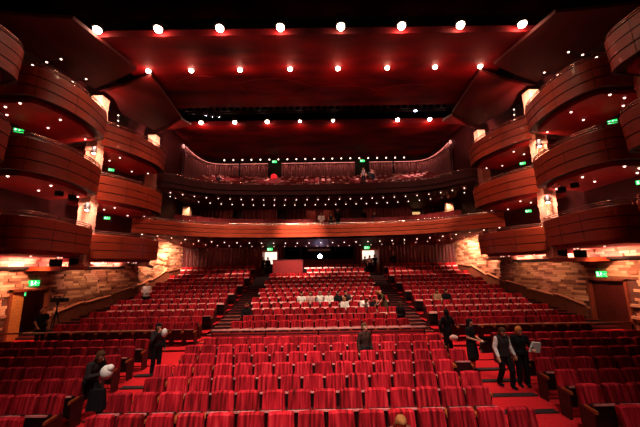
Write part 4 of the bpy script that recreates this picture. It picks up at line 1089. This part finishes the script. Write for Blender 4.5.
    if legs == 'trousers':
        capsule(mb, J['pelvis']+Vector((.06, 0, -.0)), J['pelvis']+Vector((-.06, 0, 0)), .125+g, .125+g)
        for hi, kn, an in (('hil', 'knl', 'anl'), ('hir', 'knr', 'anr')):
            capsule(mb, J[hi], J[kn], .092+g, .066+g); capsule(mb, J[kn], J[an], .064+g, .052+g)
        child('trousers', mb, bottom)
    else:
        kz = (J['knl']+J['knr'])/2
        capsule(mb, J['pelvis']+Vector((.04, 0, .02)), (J['knl']+Vector((.0, 0, -.02))), .13+g, .13+g); capsule(mb, J['pelvis']+Vector((-.04, 0, .02)), (J['knr']+Vector((0, 0, -.02))), .13+g, .13+g)
        capsule(mb, J['pelvis'], kz, .12, .14); child('skirt', mb, bottom)
    mb = MB()
    for an in ('anl', 'anr'): capsule(mb, J[an]+Vector((0, .025, -.035)), J[an]+Vector((0, -.145, -.045)), .05, .042)
    child('shoes', mb, 'shoe')
    mb = MB()
    if not bald:
        capsule(mb, H+up*.045-fw*.028, H+up*.01-fw*.035, .100, .098)
        capsule(mb, H+up*.085+fw*.02, H+up*.07-fw*.03, .06, .08)
        for s_ in (1, -1): capsule(mb, H+lat*s_*.066+up*.03-fw*.01, H+lat*s_*.075-up*max(.01, hairlen*.5)-fw*.025, .042, .03)
        capsule(mb, H-fw*.05, H-fw*.07-up*hairlen, .075, .05)
        child('hair', mb, hair)
    else:
        capsule(mb, H-fw*.055-up*.01+lat*.05, H-fw*.055-up*.01-lat*.05, .058, .058); child('hair', mb, hair)
    if detail:
        for s_ in (1, -1):
            b = MB(); b.ball(H+fw*.084+lat*s_*.033+up*.012, .012, 8); b.build('eye', M['black'], o)
        b = MB(); b.ball(H+fw*.096-up*.055, .02, 8, sc=(1, .4, .35)); b.build('mouth', M['lips'], o)
    return o
def held(nm, label, cat, loc, mb_mat): 
    mb, mt = mb_mat; o = mb.build(nm, mt); o.location = loc; return tag(o, label, cat)

E_ = pi/2
# --- front stalls
person('bald man in a dark short-sleeved shirt standing by the left doorway', (-13.05, 14.75, 0.12), radians(60), dict(ell=(.25, .05, 1.12), hal=(.27, -.02, .86), elr=(-.24, 0, 1.12), har=(-.2, -.2, .95)), sc=1.03, skin='skin_tan', hair='hair_grey', bald=True, top='cloth_black', sleeve=1, bottom='cloth_black', detail=1)
person('dark-haired person in charcoal top standing in the left front aisle with hand at face', (-5.72, 11.15, 0.06), radians(50),
       dict(elr=(-.24, -.12, 1.14), har=(-.07, -.19, 1.40), ell=(.24, .05, 1.12), hal=(.24, -.05, .86), head=(0, -.03, 1.58)), sc=0.97, hair='hair_dark', hairlen=.16, top='cloth_charcoal', bottom='cloth_black', detail=1)
mb = MB(); mb.ball((0, 0, 0), 0.12, 12, sc=(0.8, 0.9, 1.25))
held('tote_bag', 'pale round bag held up beside the face of the person in the left aisle', 'bag', (-5.42, 11.0, 1.42), (mb, M['cloth_white']))
person('dark-clothed person striding down the left aisle near the camera carrying a white bundle', (-5.72, 8.05, 0.03), radians(78),
       dict(pelvis=(0, .02, .88), waist=(0, -.03, 1.03), chest=(0, -.10, 1.18), neck=(0, -.17, 1.33), head=(0, -.24, 1.45), shl=(.175, -.13, 1.29), shr=(-.175, -.13, 1.29), ell=(.23, -.16, 1.03), elr=(-.23, -.16, 1.03), hal=(.08, -.40, 1.08), har=(-.08, -.40, 1.08),
            hil=(.09, .02, .85), hir=(-.09, .02, .85), knl=(.12, -.22, .50), knr=(-.10, .10, .46), anl=(.14, -.22, .08), anr=(-.12, .36, .12)), sc=1.0, hair='hair_brown', hairlen=.2, top='cloth_charcoal', bottom='cloth_black', detail=1)
mb = MB(); mb.ball((0, 0, 0), 0.15, 12, sc=(1.0, 0.8, 1.15)); mb.ball((0.08, 0, 0.1), 0.09, 10)
held('cloth_bundle', 'white cloth bundle carried by the striding person in the left aisle', 'bundle', (-5.26, 7.93, 1.13), (mb, M['paper']))
mb = MB(); mb.hexa([(-.2, -.08, -.25), (.2, -.08, -.25), (.2, .08, -.25), (-.2, .08, -.25), (-.15, -.06, .2), (.15, -.06, .2), (.15, .06, .2), (-.15, .06, .2)]); mb.tube([(-.1, 0, .2), (-.06, 0, .42), (.06, 0, .42), (.1, 0, .2)], .015, 6)
held('shoulder_bag', 'large dark bag hanging in front of the striding person in the left aisle', 'bag', (-5.3, 7.75, 0.62), (mb, M['cloth_black']))
person('person in black facing away at the top of the right front aisle', (5.0, 12.4, 0.12), radians(200), dict(elr=(-.30, .0, 1.12), har=(-.34, -.22, 1.16), ell=(.30, -.05, 1.12)), sc=1.0, hair='hair_dark', hairlen=.18, top='cloth_black', bottom='cloth_black', detail=1)
mb = MB(); mb.ball((0, 0, 0), 0.13, 12, sc=(1.3, .7, .9)); held('handbag', 'pale handbag behind the person in black in the right aisle', 'bag', (5.1, 12.12, 0.82), (mb, M['cloth_pink']))
person('woman in a black dress holding a dark folder forward in the right aisle', (5.1, 10.75, 0.06), radians(40), dict(ell=(.24, .0, 1.13), elr=(-.24, .0, 1.13), hal=(.10, -.26, 1.06), har=(-.12, -.28, 1.06)), sc=0.98, hair='hair_dark', hairlen=.24, top='cloth_black', sleeve=1, bottom='cloth_black', legs='skirt', detail=1)
mb = MB(); mb.hexa([(-.16, -.02, -.16), (.16, -.02, -.16), (.16, .02, -.16), (-.16, .02, -.16), (-.16, -.02, .1), (.16, -.02, .1), (.16, .02, .1), (-.16, .02, .1)])
o = held('folder', 'dark folder held by the woman in the black dress', 'folder', (5.34, 10.45, 0.98), (mb, M['cloth_charcoal'])); o.rotation_euler = (0.5, 0, 0.7)
person('person in white long sleeves and dark vest stepping down the right aisle, looking down', (5.4, 9.45, 0.05), radians(8),
       dict(head=(0, -.06, 1.56), look=(0, -1, -.5), ell=(.26, .03, 1.13), hal=(.30, -.08, .90), elr=(-.25, .02, 1.12), har=(-.25, -.10, .88), knl=(.11, -.16, .50), anl=(.12, -.10, .08), anr=(-.10, .18, .10)), sc=0.98, hair='hair_brown', hairlen=.28, top='cloth_white', vest='cloth_charcoal', bottom='cloth_black', detail=1)
person('person with orange hair in black trousers holding white papers in the right aisle', (5.95, 9.5, 0.05), radians(-12),
       dict(head=(0, -.05, 1.57), look=(.2, -1, -.4), ell=(.27, -.02, 1.15), hal=(.24, -.24, 1.12), elr=(-.24, .02, 1.12), har=(-.23, -.08, .88)), sc=0.98, hair='hair_orange', hairlen=.12, top='cloth_black', bottom='cloth_black', detail=1)
mb = MB(); mb.hexa([(-.16, -.03, -.16), (.17, -.03, -.10), (.17, .02, -.10), (-.16, .02, -.16), (-.14, -.02, .14), (.12, -.02, .18), (.12, .03, .18), (-.14, .03, .14)])
o = held('papers', 'sheaf of white papers held by the person with orange hair', 'papers', (6.25, 9.27, 1.16), (mb, M['paper'])); o.rotation_euler = (.2, .3, .2)
person('person with fair face and brown clothes standing between the centre front seat rows', (1.42, 10.22, 0.05), radians(30), dict(), sc=1.0, hair='hair_brown', hairlen=.12, top='cloth_darkbrown', bottom='cloth_black', detail=1)
QA = take_seat(1.25, 0, 'front')
person('fair-haired person slumped in a seat of the nearest row, only hair showing', (QA.p[0]-0.12, 5.78, -0.10), radians(10), dict(chest=(0, .03, .80), neck=(0, -.02, .93), head=(0, -.10, 1.02), shl=(.17, .0, .87), shr=(-.17, .0, .87), ell=(.2, -.06, .66), elr=(-.2, -.06, .66), look=(0, -1, -1.6)), base=SIT, sc=1.0, hair='hair_blond', hairlen=.22, top='cloth_brown', bottom='cloth_black', detail=1)
# --- camera on tripod
t = thing('video_camera', 'black video camera on a tripod beside the left doorway', 'camera', (-12.5, 14.85, 0.34))
for k in range(3):
    a = k*2*pi/3+0.4; mb = MB(); mb.tube([(0, 0, 1.45), (0.36*cos(a), 0.36*sin(a), 0)], 0.024, 6); mb.build('tripod_leg', M['steel'], t)
mb = MB(); mb.tube([(0, 0, 1.1), (0, 0, 1.72)], 0.03, 8); mb.lathe([(.07, 1.66), (.07, 1.76), (.05, 1.8)], 10); mb.build('tripod_column', M['steel'], t)
mb = MB(); mb.box(-.26, .2, -.1, .1, 1.8, 2.0); mb.box(-.2, .1, -.02, .02, 2.06, 2.09); mb.box(-.18, -.15, -.02, .02, 2.0, 2.06); mb.box(.05, .08, -.02, .02, 2.0, 2.06); bod = mb.build('camera_body', M['steel'], t)
mb = MB(); mb.lathe([(.07, 0), (.07, .16), (.09, .18), (.09, .26), (.06, .25)], 12, 0, Matrix.Translation((.2, 0, 1.9)) @ Matrix.Rotation(pi/2, 4, 'Y')); mb.build('lens', M['cloth_navy'], t)
mb = MB(); mb.tube([(-.05, -.03, 1.76), (-.5, -.12, 1.55)], .014, 6); mb.build('pan_handle', M['steel'], t)
# --- centre rear group
def RZ(r): return REAR_Z[r]
def sit(label, x, r, rz=0.0, dx=0, pose=None, **k):
    q = take_seat(x, r, 'rear')
    return person(label, (q.p[0], REAR_Y[r]-0.15, REAR_Z[r]), rz, pose, SIT, **k)
sit('person with long black hair and white top, leftmost of the seated group', -1.28, 4, .1, hair='hair_dark', hairlen=.3, top='cloth_white', sleeve=1, bottom='cloth_black')
sit('person in pink top second from left in the seated group', -0.68, 4, -.2, hair='hair_brown', hairlen=.2, top='cloth_pink', sleeve=1, bottom='cloth_black')
sit('fair person with white top over dark clothes third in the seated group', -0.06, 4, .3, hair='hair_grey', hairlen=.12, top='cloth_grey', vest='cloth_white', bottom='cloth_black')
sit('dark-haired person in a bright white shirt at the middle of the seated group', 0.5, 4, 0, hair='hair_dark', hairlen=.1, top='cloth_white', bottom='cloth_charcoal')
sit('dark-haired person all in black right of the white-shirted sitter', 1.04, 4, 0, hair='hair_dark', hairlen=.1, top='cloth_black', bottom='cloth_grey')
sit('fair-haired person in white sitting low at the front of the seated group', 1.36, 3, .2, hair='hair_blond', hairlen=.1, top='cloth_white', bottom='cloth_black', sc=.96)
sit('dark-haired person in a pale shirt leaning sideways in the seated group', 1.85, 4, -.5, pose=dict(chest=(.06, -.06, .86), neck=(.02, -.12, 1.02), head=(-.04, -.17, 1.15)), hair='hair_dark', hairlen=.1, top='cloth_pink', vest='cloth_charcoal', bottom='cloth_black', sc=1.03)
sit('fair-haired person in white bending forward at the right of the seated group', 2.42, 3, .3, pose=dict(chest=(0, -.12, .84), neck=(0, -.24, .96), head=(0, -.32, 1.06)), hair='hair_brown', hairlen=.1, top='cloth_white', bottom='cloth_black')
sit('dark-haired person in black with a pale scarf at the right end of the seated group', 2.72, 3, -.3, hair='hair_dark', hairlen=.2, top='cloth_black', bottom='cloth_charcoal', sc=.93, vest=None)
mb = MB(); mb.tube([(0, 0, .2), (.05, -.05, 0), (.12, -.12, -.25)], .05, 8)
held('scarf', 'pale scarf beside the person in black at the group\'s right end', 'scarf', (2.98, 17.2, 1.35), (mb, M['cloth_tan']))
person('blond person in an olive dress bending by the right rear aisle', (3.55, 17.1, RZ(3)), radians(-70),
       dict(waist=(0, -.04, 1.10), chest=(0, -.14, 1.24), neck=(0, -.26, 1.34), head=(0, -.37, 1.42), shl=(.17, -.2, 1.32), shr=(-.17, -.2, 1.32), ell=(.2, -.28, 1.06), elr=(-.2, -.28, 1.06), hal=(.12, -.42, .90), har=(-.12, -.42, .9)), sc=1.02, hair='hair_blond', hairlen=.2, top='cloth_olive', vest=None, sleeve=1, bottom='cloth_olive', legs='skirt')
person('person in black with reddish face standing on the right rear aisle steps', (4.05, 15.75, 0.26), radians(190), dict(), sc=.88, skin='skin_tan', hair='hair_brown', hairlen=.2, top='cloth_black', bottom='cloth_black')
sit('person in dark clothes sitting alone at the left end of a centre rear row', -3.95, 2, .3, hair='hair_brown', hairlen=.1, top='cloth_black', bottom='cloth_black', sc=1.02)
person('person in white shirt and dark trousers standing among the left rear seats', (-10.75, 19.2, RZ(5)+0.05), radians(25), dict(ell=(.25, 0, 1.12), hal=(.14, -.28, 1.08), elr=(-.24, 0, 1.12), har=(-.15, -.28, 1.08)), sc=1.02, hair='hair_orange', hairlen=.08, top='cloth_pink', vest='cloth_white', bottom='cloth_black')
mb = MB(); mb.box(-.11, .11, -.07, .07, -.06, .06); held('box_camera', 'pale box held by the white-shirted person in the left rear seats', 'box', (-10.5, 18.85, RZ(5)+1.1), (mb, M['cloth_grey']))
sit('person in tan clothes, left of the pair in the right rear seats', 6.95, 4, .2, hair='hair_brown', hairlen=.15, top='cloth_tan', bottom='cloth_brown')
sit('person in dark clothes with white collar, right of the pair in the right rear seats', 7.7, 4, -.2, hair='hair_dark', hairlen=.15, top='cloth_black', bottom='cloth_grey')
# --- back of the stalls
person('dark-clothed person with tan arms, left of two at the left rear exit', (-5.1, 27.5, 2.9), .3, dict(), sc=.95, hair='hair_brown', top='cloth_charcoal', sleeve=0, bottom='cloth_black')
person('person in black, right of two at the left rear exit', (-4.62, 27.3, 2.9), -.2, dict(), sc=.93, hair='hair_dark', top='cloth_black', bottom='cloth_black')
person('person in dark top, left of three at the right rear exit', (4.2, 27.8, 2.9), .3, dict(), sc=.9, hair='hair_brown', top='cloth_grey', bottom='cloth_black')
person('person in white shirt and dark trousers in the right rear exit', (4.55, 27.3, 2.85), .1, dict(), sc=.97, hair='hair_brown', top='cloth_white', bottom='cloth_black')
person('person in black, right of three at the right rear exit', (5.0, 27.4, 2.9), -.2, dict(), sc=.97, skin='skin_tan', hair='hair_dark', top='cloth_black', sleeve=1, bottom='cloth_charcoal')
person('person in black standing alone behind the last right rear seats', (6.75, 27.6, 2.92), 0, dict(), sc=1.05, skin='skin_tan', hair='hair_grey', top='cloth_black', bottom='cloth_black')
# --- circle and gallery
person('person in black standing at the left end of the top gallery', (-9.3, 27.2, 10.55), .3, dict(), sc=1.0, hair='hair_dark', top='cloth_black', bottom='cloth_black')
person('person in dark top, left of the pair at the right gallery gap', (4.55, 28.7, 11.55), -.4, dict(), sc=1.0, hair='hair_brown', top='cloth_black', sleeve=1, vest='cloth_grey', bottom='cloth_black')
person('person in pale top, right of the pair at the right gallery gap', (5.5, 28.7, 11.55), .5, dict(), sc=1.0, hair='hair_grey', top='cloth_pink', bottom='cloth_navy')
t = thing('follow_spot', 'black covered follow spot between the pair at the right gallery gap', 'follow spot', (5.0, 28.3, 11.38))
mb = MB(); mb.tube([(0, 0, 0), (0, 0, .8)], .05, 8); mb.box(-.25, .25, -.25, .25, 0, .05); mb.build('stand', M['black'], t)
mb = MB(); mb.lathe([(.12, -.4), (.2, -.35), (.2, .3), (.24, .45), (.2, .45)], 12, 0, Matrix.Translation((0, 0, .95)) @ Matrix.Rotation(pi/2+.2, 4, 'X')); mb.build('barrel', M['black'], t)
t = thing('red_ball', 'bright red round ball in the left gap of the gallery curtain', 'ball', (-4.65, 30.6, 12.5))
mb = MB(); mb.ball((0, 0, .5), .34, 14); mb.build('sphere', M['red_ball'], t)
mb = MB(); mb.tube([(0, 0, 0), (0, 0, .2)], .09, 8); mb.build('stem', M['black'], t)
def circ(label, x, y, base, **k): return person(label, (x, y, 6.62+(y-24.6)*0.165), k.pop('rz', 0), k.pop('pose', None), base, **k)
circ('person in white sitting low at the circle front, left of the group', 0.25, 26.0, SIT, hair='hair_brown', top='cloth_white', bottom='cloth_pink', sc=1.1)
circ('person with bare arms seated in the middle of the circle front group', 1.1, 26.1, SIT, hair='hair_brown', top='cloth_charcoal', sleeve=0, bottom='cloth_black', sc=1.05)
circ('person in black with pale collar standing in the circle front group', 1.75, 26.6, STAND, hair='hair_grey', top='cloth_black', bottom='cloth_black', sc=1.0)
circ('person in black at the dark opening right of the circle centre', 4.2, 27.5, STAND, hair='hair_dark', top='cloth_black', bottom='cloth_black', sc=.95)
circ('person in navy crouching in a seat right of the dark circle opening', 5.0, 26.5, SIT, hair='hair_grey', top='cloth_navy', bottom='cloth_black', sc=1.05)

build_seats()
